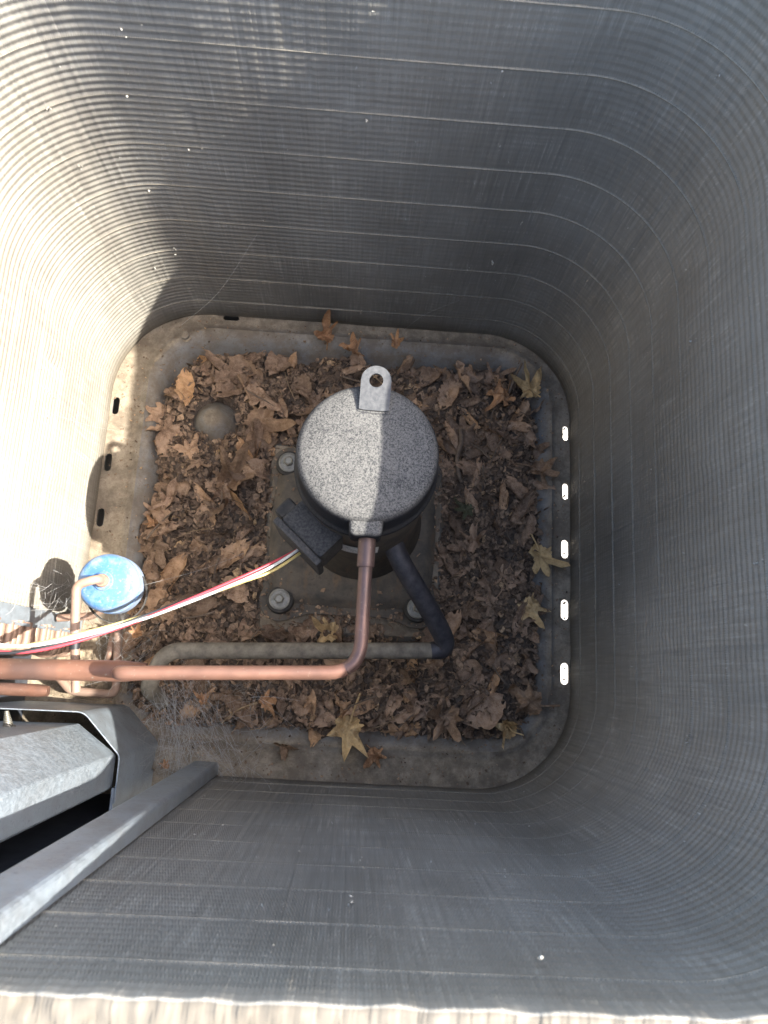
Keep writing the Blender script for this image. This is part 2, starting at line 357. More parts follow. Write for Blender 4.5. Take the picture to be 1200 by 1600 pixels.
# ------------------------------------------------------------------ condenser coil
def coil_path(step=0.008):
    """plan of the inner face, clockwise, with inward normals and arc length"""
    pts = []
    def seg(a, b):
        a, b = Vector(a), Vector(b); n = max(1, int((b - a).length / step)); d = (b - a).normalized()
        for i in range(n): pts.append((a + (b - a) * i / n, Vector((d.y, -d.x))))
    def arc(c, r, a0):
        n = int(r * math.pi / 2 / step)
        for i in range(n):
            t = a0 - (math.pi / 2) * i / n; u = Vector((math.cos(t), math.sin(t))); pts.append((Vector(c) + u * r, -u))
    seg((XL, 0.052), (XL, YB - CR)); arc((XL + CR, YB - CR), CR, math.pi); seg((XL + CR, YB), (XR - CR, YB)); arc((XR - CR, YB - CR), CR, math.pi / 2)
    seg((XR, YB - CR), (XR, YF + CR)); arc((XR - CR, YF + CR), CR, 0.0); seg((XR - CR, YF), (-0.175, YF)); pts.append((Vector((-0.175, YF)), Vector((0, 1))))
    s = 0; out = []
    for i, (p, n) in enumerate(pts):
        if i: s += (p - pts[i - 1][0]).length
        out.append((p, n, s))
    return out
CP = coil_path()
PITCH = 0.0635; Z0 = 0.045
coil = thing('condenser_coil', 'grey finned coil wrapping round all sides of the pit', 'coil', (0, 0, 0))
def wob(s_, z_, fs, fz, seed, n=9):
    """smooth pseudo noise on arrays, about -1..1"""
    r = np.random.RandomState(seed); o = 0.0
    for k in range(n):
        o = o + np.sin(s_ * fs * r.uniform(0.5, 1.6) * r.choice((-1, 1)) + z_ * fz * r.uniform(0.5, 1.6) * r.choice((-1, 1)) + r.uniform(0, 6.28))
    return o / math.sqrt(n * 0.5) * 0.6
FIN = 0.0019          # fin pitch, every fin is real zigzag geometry
def build_fins():
    S0 = np.array([c[2] for c in CP]); PX = np.array([[c[0].x, c[0].y] for c in CP]); NX = np.array([[c[1].x, c[1].y] for c in CP])
    nc = int(S0[-1] / FIN) * 2 + 1; sv = np.linspace(0, S0[-1], nc)
    rr = np.random.RandomState(3); sj = sv + rr.uniform(-0.00025, 0.00025, nc); sj[0] = 0; sj[-1] = S0[-1]
    px = np.stack([np.interp(sj, S0, PX[:, k]) for k in (0, 1)], 1); nx = np.stack([np.interp(sj, S0, NX[:, k]) for k in (0, 1)], 1)
    nx /= np.linalg.norm(nx, axis=1)[:, None]
    rp = PITCH / 8; zr = np.append(np.arange(0.001, TOP - 0.002, rp / 5), TOP); nr = len(zr)
    SG, ZG = np.meshgrid(sv, zr, indexing='ij')
    zig = np.where(np.arange(nc) % 2 == 0, 1.0, -1.0)[:, None]
    depth = 0.00095 * (1 + 0.10 * wob(SG, ZG, 60, 12, 11) + 0.08 * rr.uniform(-1, 1, nc)[:, None])
    amp = 0.00062 * (0.9 + 0.5 * wob(SG, ZG, 5, 5, 12))
    D = zig * np.clip(depth, 0.0004, 0.0016) + amp * np.cos((ZG - Z0) / rp * 2 * math.pi) + 0.0006 * wob(SG, ZG, 7, 7, 13) + 0.00022 * wob(SG, ZG, 45, 14, 14)
    # dents: patches of bent fins between two tube rows
    for k in range(150):
        s0 = rr.uniform(0, S0[-1]); z0 = rr.uniform(0.02, TOP); w = rr.uniform(0.0015, 0.008); h = rr.uniform(0.006, 0.028)
        D = D + rr.choice((-1, 1)) * 0.0009 * np.exp(-((SG - s0) / w) ** 2 - ((ZG - z0) / h) ** 2)
    fade = np.clip((TOP - zr) / 0.02, 0.05, 1)[None, :]; D = D * fade + (1 - fade) * 0.0006 * wob(SG, ZG, 200, 60, 18)
    V = np.empty((nc, nr + 7, 3)); UV = np.empty((nc, nr + 7, 2))
    V[:, :nr, 0] = px[:, None, 0] + nx[:, None, 0] * D; V[:, :nr, 1] = px[:, None, 1] + nx[:, None, 1] * D; V[:, :nr, 2] = ZG
    UV[:, :nr, 0] = SG; UV[:, :nr, 1] = ZG
    for k in range(1, 7):
        t = 0.026 * k / 6; V[:, nr + k - 1, :2] = px - nx * t
        V[:, nr + k - 1, 2] = TOP + 0.0012 * wob(sv, np.full(nc, k * 1.0), 70, 2.5, 15) + 0.0010 * wob(sv, np.full(nc, k * 1.0), 420, 3, 16) + 0.0003 * zig[:, 0] + 0.0003 * rr.uniform(-1, 1, nc)
        UV[:, nr + k - 1, 0] = sv; UV[:, nr + k - 1, 1] = TOP + t
    V[:, nr + 6, :2] = px - nx * 0.026; V[:, nr + 6, 2] = 0.001; UV[:, nr + 6, 0] = sv; UV[:, nr + 6, 1] = 1.3
    m = nr + 7; idx = np.arange(nc * m).reshape(nc, m)
    F = np.stack([idx[:-1, :-1], idx[:-1, 1:], idx[1:, 1:], idx[1:, :-1]], -1).reshape(-1, 4)
    me = bpy.data.meshes.new('fin_wall'); me.vertices.add(nc * m); me.vertices.foreach_set('co', V.reshape(-1))
    me.loops.add(F.size); me.loops.foreach_set('vertex_index', F.reshape(-1).astype(np.int32))
    me.polygons.add(len(F)); me.polygons.foreach_set('loop_start', np.arange(0, F.size, 4, dtype=np.int32)); me.polygons.foreach_set('loop_total', np.full(len(F), 4, dtype=np.int32))
    me.update(calc_edges=True)
    ul = me.uv_layers.new(name='UVMap'); ul.data.foreach_set('uv', UV.reshape(-1, 2)[F.reshape(-1)].reshape(-1))
    me.validate(); me.update()
    return link('fin_wall', me, MAT['fins'], coil)
build_fins()
for k in range(10):
    zc = Z0 + PITCH * k; v, f, uv = [], [], []
    for p, n, s in CP:
        wb_ = 0.0007 * noise.noise((s * 6, k * 2.3, 1)); wv = 0.00055 + 0.0003 * noise.noise((s * 40, k, 5))
        for dz, dd in ((-wv, -0.0012), (-wv * 0.9, 0.0012), (wv * 0.9, 0.0012), (wv, -0.0012)):
            dd2 = dd + 0.0006 * noise.noise((s * 5, zc * 4, 0.3)); q = p + n * dd2; v.append((q.x, q.y, zc + dz + wb_)); uv.append((s, zc))
    for i in range(len(CP) - 1):
        for j in range(3): a = i * 4 + j; f.append((a, a + 4, a + 5, a + 1))
    me = pydata('tube_row', v, f, 180); ul = me.uv_layers.new(name='UVMap')
    ul.data.foreach_set('uv', [c for l in me.loops for c in uv[l.vertex_index]])
    link('tube_row', me, MAT['row'], coil)
# end plate on the left wall and the copper return bends that come through it
link('end_plate', mesh_of(prism_bm([(-0.392, 0.030), (-0.352, 0.030), (-0.352, 0.033), (-0.3585, 0.033), (-0.3585, 0.0515), (-0.392, 0.0515)], 0.002, TOP - 0.01), 'end_plate', 0), MAT['galv'], coil)
path = fillet([(-0.357, 0.034, 0), (-0.357, 0.004, 0), (-0.381, 0.004, 0), (-0.381, 0.034, 0)], 0.011, 6)
v, f = tube_vf(path, 0.0048, 10); bend = pydata('return_bend', v, f, 60); bend.materials.append(MAT['copperp'])
for k in range(26):
    o = link('return_bend', bend, None, coil, (0.0015 * math.sin(k * 2.1), 0.002 * math.sin(k * 1.3), 0.03 + k * 0.0145)); o.rotation_euler = (R_(1.5 * math.sin(k * 1.7)), 0, 0)
# end post of the front wall
post = fillet([(-0.193, -0.165, 0), (-0.193, -0.1240, 0), (-0.162, -0.1240, 0), (-0.162, -0.1375, 0)], 0.004, 4)
sheet('end_post', [(p.x, p.y) for p in post][::1], 0.002, TOP - 0.004, 0.0016, MAT['galvd'], coil)

link('added_shade_post', mesh_of(box_bm(0.329, 0.345, 0.466, 0.55, 0.0, 0.88, 0.002), 'added_shade_post', 0), MAT['navy'], coil)  # unseen post, added only to cast a shadow on the back wall

# ------------------------------------------------------------------ base pan
def pan_h(x, y):
    # distance inside the rounded square
    qx = abs(x - (XL + XR) / 2) - (XR - XL) / 2 + CR; qy = abs(y - (YB + YF) / 2) - (YB - YF) / 2 + CR
    d = -(math.hypot(max(qx, 0), max(qy, 0)) + min(max(qx, qy), 0) - CR)
    # inner edge of the ledge: wider on the left and at the front
    ax0, ax1, ay0, ay1, ar = XL + 0.056, XR - 0.036, YF + 0.052, YB - 0.030, 0.085
    qx = abs(x - (ax0 + ax1) / 2) - (ax1 - ax0) / 2 + ar; qy = abs(y - (ay0 + ay1) / 2) - (ay1 - ay0) / 2 + ar
    e = -(math.hypot(max(qx, 0), max(qy, 0)) + min(max(qx, qy), 0) - ar)
    t = e / 0.032; h = 0.0
    if -0.014 < e <= 0: h = 0.0045 * math.sin((e + 0.014) / 0.014 * math.pi)
    if t > 0: t = min(t, 1); h = -0.028 * (t * t * (3 - 2 * t))
    # raised platform under the compressor
    px = max(abs(x + 0.004) - 0.118, 0); py = max(abs(y - 0.178) - 0.128, 0); dp = math.hypot(px, py) / 0.018
    if dp < 1: u = 1 - dp; h = max(h, -0.024 + 0.034 * (u * u * (3 - 2 * u)))
    # round boss
    rb = math.hypot(x + 0.212, y - 0.338) / 0.040
    if rb < 1: h = max(h, -0.024 + 0.046 * min(1, (1 - rb * rb) * 1.1))
    return h, d, e
def build_pan():
    x0, x1, y0, y1 = -0.425, 0.345, -0.205, 0.552; n, m = 150, 148
    bm = bmesh.new(); top, bot = [], []
    for j in range(m + 1):
        for i in range(n + 1):
            x = x0 + (x1 - x0) * i / n; y = y0 + (y1 - y0) * j / m; h, d, e_ = pan_h(x, y)
            top.append(bm.verts.new((x, y, h + 0.0006 * noise.noise((x * 30, y * 30, 0))))); bot.append(bm.verts.new((x, y, h - 0.003)))
    for j in range(m):
        for i in range(n):
            a = j * (n + 1) + i; b, c, d = a + 1, a + n + 2, a + n + 1
            bm.faces.new((top[a], top[b], top[c], top[d])); bm.faces.new((bot[d], bot[c], bot[b], bot[a]))
    rim = [j * (n + 1) for j in range(m + 1)]; 
    def side(ids):
        for a, b in zip(ids[:-1], ids[1:]): bm.faces.new((top[a], top[b], bot[b], bot[a]))
    side([i for i in range(n + 1)]); side([j * (n + 1) + n for j in range(m + 1)]); side([m * (n + 1) + i for i in range(n, -1, -1)]); side([j * (n + 1) for j in range(m, -1, -1)])
    bmesh.ops.recalc_face_normals(bm, faces=bm.faces)
    o = link('base_pan', mesh_of(bm, 'base_pan', 180), MAT['pan'])
    # drain slots punched through the ledge beside the coil
    cb = bmesh.new()
    def slot(cx, cy, L, Wd, vert):
        pts = []; r = Wd / 2
        for sgn, a0 in ((1, 0), (-1, math.pi)):
            for k in range(9):
                a = a0 + math.pi * k / 8; pts.append((r * math.cos(a), sgn * (L / 2 - r) + r * math.sin(a)))
        if not vert: pts = [(-y, x) for x, y in pts]
        a = [cb.verts.new((cx + x, cy + y, -0.02)) for x, y in pts]; b = [cb.verts.new((cx + x, cy + y, 0.02)) for x, y in pts]
        cb.faces.new(list(reversed(a))); cb.faces.new(b)
        for i in range(len(pts)): k = (i + 1) % len(pts); cb.faces.new((a[i], a[k], b[k], b[i]))
    for y, ln, wd in ((0.3557, 0.022, 0.008), (0.2681, 0.024, 0.0085), (0.1846, 0.026, 0.010), (0.0994, 0.028, 0.0105), (0.0129, 0.029, 0.011)): slot(0.2965 - wd / 2 + 0.0012, y, ln, wd, True)
    for y in (0.353, 0.269, 0.19): slot(-0.3545, y, 0.026, 0.0095, True)
    slot(-0.205, 0.5005, 0.024, 0.008, False)
    bmesh.ops.recalc_face_normals(cb, faces=cb.faces)
    cut = link('cutter', mesh_of(cb, 'cutter', 0))
    md = o.modifiers.new('slots', 'BOOLEAN'); md.operation = 'DIFFERENCE'; md.object = cut; md.solver = 'EXACT'
    dg = bpy.context.evaluated_depsgraph_get(); me = bpy.data.meshes.new_from_object(o.evaluated_get(dg))
    o.modifiers.clear(); o.data = me; bpy.data.objects.remove(cut)
    for p in me.polygons: p.use_smooth = True
    me.set_sharp_from_angle(angle=R_(40))
    return o
pan = build_pan()
tag(pan, 'dusty grey steel base pan with raised ledge and drain slots', 'base pan')
link('skirt', mesh_of(prism_bm([(-0.424, 0.551), (-0.424, -0.204), (0.30, -0.204), (0.30, -0.202), (-0.422, -0.202), (-0.422, 0.549), (0.30, 0.549), (0.30, 0.551)], -0.110, -0.0032), 'skirt', 0), MAT['navy'], pan)  # unseen skirt added to darken the left slots, right side left open
# small hex bolt on the back left ledge
hb = bpy.data.meshes.new('x'); hb.user_clear() if hasattr(hb, 'user_clear') else None; bpy.data.meshes.remove(hb)
bh = link('ledge_bolt', lathe_me('ledge_bolt', [(0, 0), (0.0095, 0), (0.0095, 0.0015), (0.0062, 0.0018), (0.0058, 0.006), (0.004, 0.0068), (0, 0.0068)], 12), MAT['pan'], pan, (-0.268, 0.466, 0.0))
# skirt legs so that the pan stands on the pad
for (x, y) in ((-0.39, -0.17), (0.31, -0.17), (-0.39, 0.52), (0.31, 0.52)):
    link('pan_foot', mesh_of(box_bm(x - 0.02, x + 0.02, y - 0.02, y + 0.02, -0.1105, -0.0035, 0.003), 'pan_foot', 0), MAT['navy'], pan)

# ------------------------------------------------------------------ control box corner at the front left
cbx = thing('control_box', 'galvanised sheet metal control box in the corner under the copper pipe', 'control box', (0, 0, 0))
low = fillet([(-0.47, -0.0585, 0), (-0.285, -0.0570, 0), (-0.2405, -0.1010, 0), (-0.2405, -0.150, 0)], [0, 0.02, 0.012, 0], 6)
def low_sheet():
    """bent deflector: rounded lower corner, straight top rim"""
    pts = [(p.x, p.y) for p in low]; n = len(pts); nz = 14; v, f = [], []
    Ls = [0]
    for a, b in zip(pts[:-1], pts[1:]): Ls.append(Ls[-1] + math.hypot(b[0] - a[0], b[1] - a[1]))
    for side in (0, 1):
        for j in range(nz + 1):
            for i, (x, y) in enumerate(pts):
                a = pts[max(i - 1, 0)]; b = pts[min(i + 1, n - 1)]; d = Vector((b[0] - a[0], b[1] - a[1])).normalized(); nn = Vector((d.y, -d.x))
                q = Vector((x, y)) + nn * (0.0012 if side else 0)
                e = Ls[-1] - Ls[i]; zb = 0.004 + (0.03 * (1 - math.sqrt(max(0, 1 - (1 - min(e, 0.05) / 0.05) ** 2))))
                v.append((q.x, q.y, zb + (0.166 - zb) * j / nz))
    m = (nz + 1) * n
    for s_ in (0, 1):
        for j in range(nz):
            for i in range(n - 1): a = s_ * m + j * n + i; f.append((a, a + 1, a + 1 + n, a + n))
    for j in (0, nz):
        for i in range(n - 1): a = j * n + i; f.append((a, a + 1, m + a + 1, m + a))
    for i in (0, n - 1):
        for j in range(nz): a = j * n + i; f.append((a, a + n, m + a + n, m + a))
    me = pydata('deflector', v, f); bm = bmesh.new(); bm.from_mesh(me); bmesh.ops.recalc_face_normals(bm, faces=bm.faces); bm.to_mesh(me); bm.free()
    return link('deflector', me, MAT['galvd'], cbx)
low_sheet()
boxp = fillet([(-0.48, -0.0735, 0), (-0.292, -0.0705, 0), (-0.2475, -0.1010, 0), (-0.2475, -0.1340, 0)], 0.004, 3)
body = [(p.x, p.y) for p in boxp] + [(-0.252, -0.138), (-0.48, -0.138)]
link('box_body', mesh_of(prism_bm(body[::-1], 0.158, TOP - 0.03), 'box_body', 30), MAT['galv'], cbx)
link('edge_strip', mesh_of(box_bm(-0.2455, -0.2425, -0.1700, -0.1345, 0.004, 0.165), 'edge_strip', 0), MAT['galvd'], cbx)
link('corner_panel', mesh_of(prism_bm([(-0.424, 0.030), (-0.424, -0.172), (-0.206, -0.172), (-0.206, -0.168), (-0.419, -0.168), (-0.419, 0.030)], -0.0, TOP - 0.012), 'corner_panel', 0), MAT['navy'], cbx)  # casing sheet set here; its dark colour stands in for the shadowed void
scr = []
for i in range(40):
    t = i / 39; scr.append((0.0016 + 0.0030 * t + 0.0007 * (1 if i % 4 < 2 else -1), 0.016 * (1 - t)))
scr = [(0, 0.0165)] + scr + [(0.007, 0.0), (0.007, -0.002), (0, -0.002)]
sc = link('screw', lathe_me('screw', scr, 16, 30), MAT['zinc'], cbx, (-0.338, -0.0715, 0.225)); sc.rotation_euler = (R_(-75), 0, R_(8))

# ------------------------------------------------------------------ compressor
CX, CY = 0.005, 0.200
comp = thing('compressor', 'black dusty compressor standing in the middle of the base pan', 'compressor', (CX, CY, 0.012))
Z = 0.012
prof = [(0, 0.012), (0.080, 0.012), (0.082, 0.018), (0.080, 0.03), (0.0735, 0.05), (0.0700, 0.075), (0.0690, 0.10), (0.0680, 0.255), (0.0685, 0.272), (0.0695, 0.278), (0.0695, 0.296)]
shell = link('shell', lathe_me('shell', prof, 96), MAT['body'], comp)
cap = [(0.0690, 0.2875), (0.0712, 0.2885), (0.0716, 0.293), (0.0704, 0.2975), (0.0692, 0.300), (0.0680, 0.310), (0.0676, 0.330), (0.0669, 0.3380), (0.0648, 0.3430), (0.0600, 0.3462), (0.045, 0.3488), (0.024, 0.3508), (0, 0.3515)]
topc = link('top_cap', lathe_me('top_cap', cap, 96), MAT['speckle'], comp)
# the outlet block cast on to the front of the cap
ob = prism_bm([(-0.0125, -0.0785), (0.0175, -0.0785), (0.0195, -0.050), (-0.0145, -0.050)], 0.303, 0.3410, 0.005, 3)
link('outlet_boss', mesh_of(ob, 'outlet_boss', 50), MAT['speckle'], topc)
# lifting tab with its hole
def tab_mesh():
    w, L, hr, hc, th = 0.0142, 0.0425, 0.0066, 0.0285, 0.0028
    out = [(-w, 0.001), (-w + 0.001, 0), (w - 0.001, 0), (w, 0.001)]
    N = 14
    for k in range(N + 1): a = math.pi * k / N; out.append((w * math.cos(a), L - w + w * math.sin(a)))
    # pair outline with hole by angle
    hole, outer = [], []
    per = 40; import itertools
    def ray(a):
        d = Vector((math.cos(a), math.sin(a))); c = Vector((0, hc)); best = None
        for p, q in zip(out, out[1:] + out[:1]):
            p, q = Vector(p), Vector(q); e = q - p; den = d.x * e.y - d.y * e.x
            if abs(den) < 1e-12: continue
            t = ((p.x - c.x) * e.y - (p.y - c.y) * e.x) / den; u = ((p.x - c.x) * d.y - (p.y - c.y) * d.x) / den
            if t > 0 and -1e-6 <= u <= 1 + 1e-6 and (best is None or t < best): best = t
        return c + d * best
    angs = sorted([2 * math.pi * k / per for k in range(per)] + [math.atan2(-hc, -w) % (2 * math.pi), math.atan2(-hc, w) % (2 * math.pi)])
    v, f = [], []; n = len(angs)
    for z in (0, th):
        for a in angs: v.append((hr * math.cos(a), hc + hr * math.sin(a), z))
        for a in angs: p = ray(a); v.append((p.x, p.y, z))
    for i in range(n):
        k = (i + 1) % n
        f.append((i, n + i, n + k, k)); f.append((2 * n + i, 2 * n + k, 3 * n + k, 3 * n + i))
        f.append((i, k, 2 * n + k, 2 * n + i)); f.append((n + i, 3 * n + i, 3 * n + k, n + k))
    me = pydata('lifting_tab', v, f); bm = bmesh.new(); bm.from_mesh(me); bmesh.ops.recalc_face_normals(bm, faces=bm.faces); bm.to_mesh(me); bm.free(); return me
tb = link('lifting_tab', tab_mesh(), MAT['tabsteel'], comp, (0.0035, 0.0380, 0.3490)); tb.rotation_euler = (R_(7), 0, R_(-1))
# weld bead round the tab base
wb = spline([(-0.011, 0.0372, 0.3492), (0.0035, 0.0362, 0.3496), (0.0185, 0.0368, 0.3492)], 6)
tube('weld_bead', wb, 0.0013, MAT['speckle'], tb if False else comp, 8)
# terminal box on the front left flank
tbx = bpy.data.objects.new('terminal_box', None)
tm = prism_bm([(-0.029, -0.004), (0.029, -0.004), (0.029, 0.031), (-0.029, 0.031)], -0.035, 0.035, 0.004, 2)
tbox = link('terminal_box', mesh_of(tm, 'terminal_box', 40), MAT['bplastic'], comp, (-0.0420, -0.0480, 0.225)); tbox.rotation_euler = (0, 0, R_(138))
bpy.data.objects.remove(tbx)
link('cover', mesh_of(prism_bm([(-0.0325, 0.0305), (0.0325, 0.0305), (0.0325, 0.0385), (-0.0325, 0.0385)], -0.039, 0.039, 0.0022, 2), 'cover', 40), MAT['bplastic'], tbox)
link('plug', mesh_of(prism_bm([(0.0255, 0.008), (0.0415, 0.008), (0.0415, 0.029), (0.0255, 0.029)], 0.004, 0.030, 0.002, 1), 'plug', 40), MAT['rubber'], tbox)
# printed sticker round the front
v, f, uv = [], [], []
for i in range(25):
    a = R_(236 + 50 * i / 24)
    for j in range(2): v.append((0.0696 * math.cos(a), 0.0696 * math.sin(a), 0.178 + 0.040 * j)); uv.append((i / 24, j))
for i in range(24): f.append((2 * i, 2 * i + 2, 2 * i + 3, 2 * i + 1))
me = pydata('sticker', v, f, 180); ul = me.uv_layers.new(name='UVMap'); ul.data.foreach_set('uv', [c for l in me.loops for c in uv[l.vertex_index]])
tag(link('sticker', me, MAT['label'], comp), 'white printed sticker curving round the shell', None)
# base plate with four ears
def plate_poly():
    B = []
    hx, hy = 0.092, 0.093; er = 0.027
    for sx, sy, a0 in ((1, 1, 0), (-1, 1, 90), (-1, -1, 180), (1, -1, 270)):
        if a0 in (0, 180): B.append((sx * 0.107, sy * 0.052))
        else: B.append((sx * 0.052, sy * 0.108))
        for k in range(9):
            a = R_(a0 - 20 + 130 * k / 8); B.append((sx * hx + er * math.cos(a), sy * hy + er * math.sin(a)))
        if a0 in (0, 180): B.append((sx * 0.052, sy * 0.108))
        else: B.append((sx * 0.107, sy * 0.052))
    return B
pl = link('base_plate', mesh_of(prism_bm(plate_poly(), 0.008, 0.013, 0.0015, 2), 'base_plate', 40), MAT['plate'], comp, (-0.0105, -0.0195, 0))
bm = bmesh.new(); N = 48; rings = []
for hx, hy, z, rr in ((0.112, 0.098, 0.0128, 0.022), (0.103, 0.09, 0.024, 0.02), (0.096, 0.083, 0.0295, 0.02), (0.078, 0.078, 0.0285, 0.076)):
    ring = []
    for k in range(N):
        a = 2 * math.pi * (k + 0.5) / N; c, s_ = math.cos(a), math.sin(a)
        px = (hx - rr) * max(-1, min(1, c * 1.42)) + rr * c; py = (hy - rr) * max(-1, min(1, s_ * 1.42)) + rr * s_
        ring.append(bm.verts.new((px, py, z)))
    rings.append(ring)
for A, B in zip(rings[:-1], rings[1:]):
    for k in range(N): bm.faces.new((A[k], A[(k + 1) % N], B[(k + 1) % N], B[k]))
bm.faces.new(rings[-1])
link('raised_tray', mesh_of(bm, 'raised_tray', 50), MAT['plate'], pl)
gro = lathe_me('grommet', [(0, -0.004), (0.017, -0.004), (0.0185, 0.004), (0.017, 0.0135), (0.012, 0.016), (0, 0.016)], 28)
gro.materials.append(MAT['rubber'])
was = lathe_me('washer', [(0.005, 0.016), (0.0134, 0.016), (0.0139, 0.0172), (0.0134, 0.0185), (0.0118, 0.0190), (0.011, 0.0182), (0.005, 0.0182)], 28); was.materials.append(MAT['zinc'])
hexm = lathe_me('bolt_head', [(0, 0.0180), (0.0088, 0.0180), (0.0088, 0.0195), (0.0066, 0.0198), (0.0066, 0.0262), (0.0052, 0.0275), (0.0040, 0.0268), (0, 0.0268)], 6, 20); hexm.materials.append(MAT['zinc'])
for bx_, by_ in ((-0.0985, 0.2735), (-0.0960, 0.0880), (0.0850, 0.0865), (0.0870, 0.2720)):
    g = link('grommet', gro, None, comp, (bx_ - CX, by_ - CY, 0.013)); link('washer', was, None, g); h = link('bolt_head', hexm, None, g); h.rotation_euler = (0, 0, random.random())

# ------------------------------------------------------------------ pipework
dis = thing('copper_discharge_pipe', 'thin copper pipe bending from compressor top to the left edge', 'pipe')
ZP = 0.335
path = fillet([(0.0095, 0.126, ZP), (0.0095, 0.0, ZP), (-0.205, -0.0115, ZP), (-0.205, -0.0115, 0.285)], [0, 0.030, 0.012, 0], 9)
k0 = 7
MAT['copperst'] = mat_copper('heat_stained_copper', (0.135, 0.078, 0.062), (0.21, 0.125, 0.098), (0.085, 0.058, 0.052), 0.4, 0.5)
tube('stained_run', path[:k0 + 1], 0.0064, MAT['copperst'], dis, 18)
tube('bright_run', path[k0:], 0.0064, MAT['copper'], dis, 18)
tube('brazed_socket', [Vector((0.0095, 0.1225 - 0.0012 * k, ZP)) for k in (0, 2, 6, 12, 18, 22, 23)], lambda t: 0.0082 if 0.1 < t < 0.9 else 0.0076, MAT['copperst'], dis, 18)
thick = [Vector((-0.190 - 0.32 * k / 16, -0.0095 - 0.0108 * k / 16, 0.292)) for k in range(17)]
tk = tube('muffler_pipe', thick, lambda t: 0.0098 if t > 0.02 else 0.008, MAT['copperd'], None, 20)
tag(tk, 'thick tarnished copper pipe leaving through the left edge of the picture', 'pipe')
suc = thing('suction_pipe', 'dark pipe sloping down from compressor, then running left along the floor', 'pipe')
sp1 = spline([(0.040, 0.152, 0.168), (0.054, 0.126, 0.163), (0.078, 0.094, 0.144), (0.101, 0.064, 0.121), (0.1135, 0.044, 0.106), (0.1115, 0.0335, 0.100), (0.098, 0.0308, 0.100)], 6)
tube('blackened_bend', sp1, lambda t: 0.0122 - 0.0018 * max(0, (t - 0.8) / 0.2), MAT['insul'], suc, 18)
sp2 = fillet([(0.102, 0.0310, 0.1), (0.0723, 0.0292, 0.1), (-0.222, 0.0135, 0.098), (-0.2385, -0.030, 0.096), (-0.2385, -0.05, 0.02)], [0, 0.03, 0.03, 0.02, 0], 9)
tube('dusty_run', sp2, 0.0098, MAT['suct'], suc, 18)

dr = thing('filter_drier', 'blue and white filter drier canister beside the left coil wall', 'filter drier', (-0.2640, 0.0800, 0.118))
dp = [(0, 0.038), (0.014, 0.040), (0.026, 0.047), (0.0305, 0.056), (0.0318, 0.062), (0.0318, 0.076), (0.0306, 0.0775), (0.0312, 0.080), (0.0312, 0.091), (0.0296, 0.0975), (0.0262, 0.1015), (0.0225, 0.1025), (0.0105, 0.1052), (0.0098, 0.1072), (0.0065, 0.1082), (0, 0.1082)]
link('canister', lathe_me('canister', dp, 56), MAT['drier'], dr)
bnd = lathe_me('strap', [(0.0319, 0.064), (0.0328, 0.064), (0.0328, 0.0705), (0.0319, 0.0705), (0.0319, 0.064)], 56); st = link('strap', bnd, MAT['rubber'], dr); st.rotation_euler = (R_(7), R_(3), 0)
tube('lower_tail', fillet([(0, 0, 0.042), (0, 0, 0.0), (-0.05, -0.03, -0.02), (-0.09, -0.035, -0.02)], 0.015, 6), 0.0047, MAT['copperp'], dr, 12)
tube('outlet_collar', [Vector((0, 0, 0.106)), Vector((0, 0, 0.112)), Vector((0, 0, 0.1135))], lambda t: 0.0072 if t < 0.9 else 0.0062, MAT['copperp'], dr, 16)
tail = fillet([(-0.2640, 0.0800, 0.227), (-0.2640, 0.0800, 0.243), (-0.2840, 0.0725, 0.243), (-0.2810, 0.0250, 0.237), (-0.2760, -0.034, 0.225)], [0, 0.010, 0.010, 0.03, 0], 7)
tl = thing('liquid_line', 'pale slim copper pipe rising from the blue canister and turning forward', 'pipe')
tube('tube', tail, 0.0047, MAT['copperp'], tl, 14)
tube('tape_band', [Vector((-0.28025, 0.0165 - 0.0008 * k, 0.2353 - 0.00016 * k)) for k in range(0, 11, 5)], 0.0053, MAT['black'], tl, 14)

# small copper loop low on the ledge, upright stubs and the bigger pipe beside it
lp = fillet([(-0.3000, 0.040, 0.035), (-0.2945, -0.0440, 0.028), (-0.352, -0.0420, 0.028), (-0.362, -0.020, 0.06)], 0.012, 7)
tag(tube('looped_copper_tube', lp, 0.0055, MAT['copperp'], None), 'dusty copper tube bent in a hook on the ledge by the control box', 'pipe')
up = fillet([(-0.3085, 0.038, 0.02), (-0.3085, 0.006, 0.030), (-0.3150, -0.006, 0.010)], 0.01, 6)
tag(tube('copper_stub', up, 0.005, MAT['copperp'], None), 'short dusty copper stub beside the dirt heap under the wires', 'pipe')
lp2 = [Vector((-0.344 - 0.011 * k, -0.0395, 0.120 + 0.0006 * k)) for k in range(12)]
tag(tube('header_pipe', lp2, lambda t: 0.0072 if t > 0.05 else 0.006, MAT['copperd'], None), 'short copper pipe end just below the thick tarnished pipe', 'pipe')

# ------------------------------------------------------------------ wires
def wire(name, off, mat, label, ph, zoff=0):
    base = [(-0.0500, 0.1290, 0.236), (-0.082, 0.1040, 0.250), (-0.1120, 0.0865, 0.262), (-0.160, 0.0622, 0.270), (-0.2074, 0.0389, 0.280), (-0.2565, 0.0170, 0.302), (-0.297, 0.0050, 0.312), (-0.330, 0.0035, 0.315), (-0.375, 0.0045, 0.315), (-0.43, 0.006, 0.315)]
    pts = []
    for i, p in enumerate(base):
        a = ph + i * 0.8; r = off * (1.0 if 1 < i < 7 else 1.5)
        pts.append((p[0] + 0.3 * r * math.cos(a), p[1] + r * math.cos(a), p[2] + r * 0.6 * math.sin(a) + zoff))
    return tag(tube(name, spline(pts, 8), 0.0016, mat, None, 10), label, 'wire')
wire('red_wire', 0.0037, MAT['red'], 'red wire from the compressor terminal box to the left edge', -1.0)
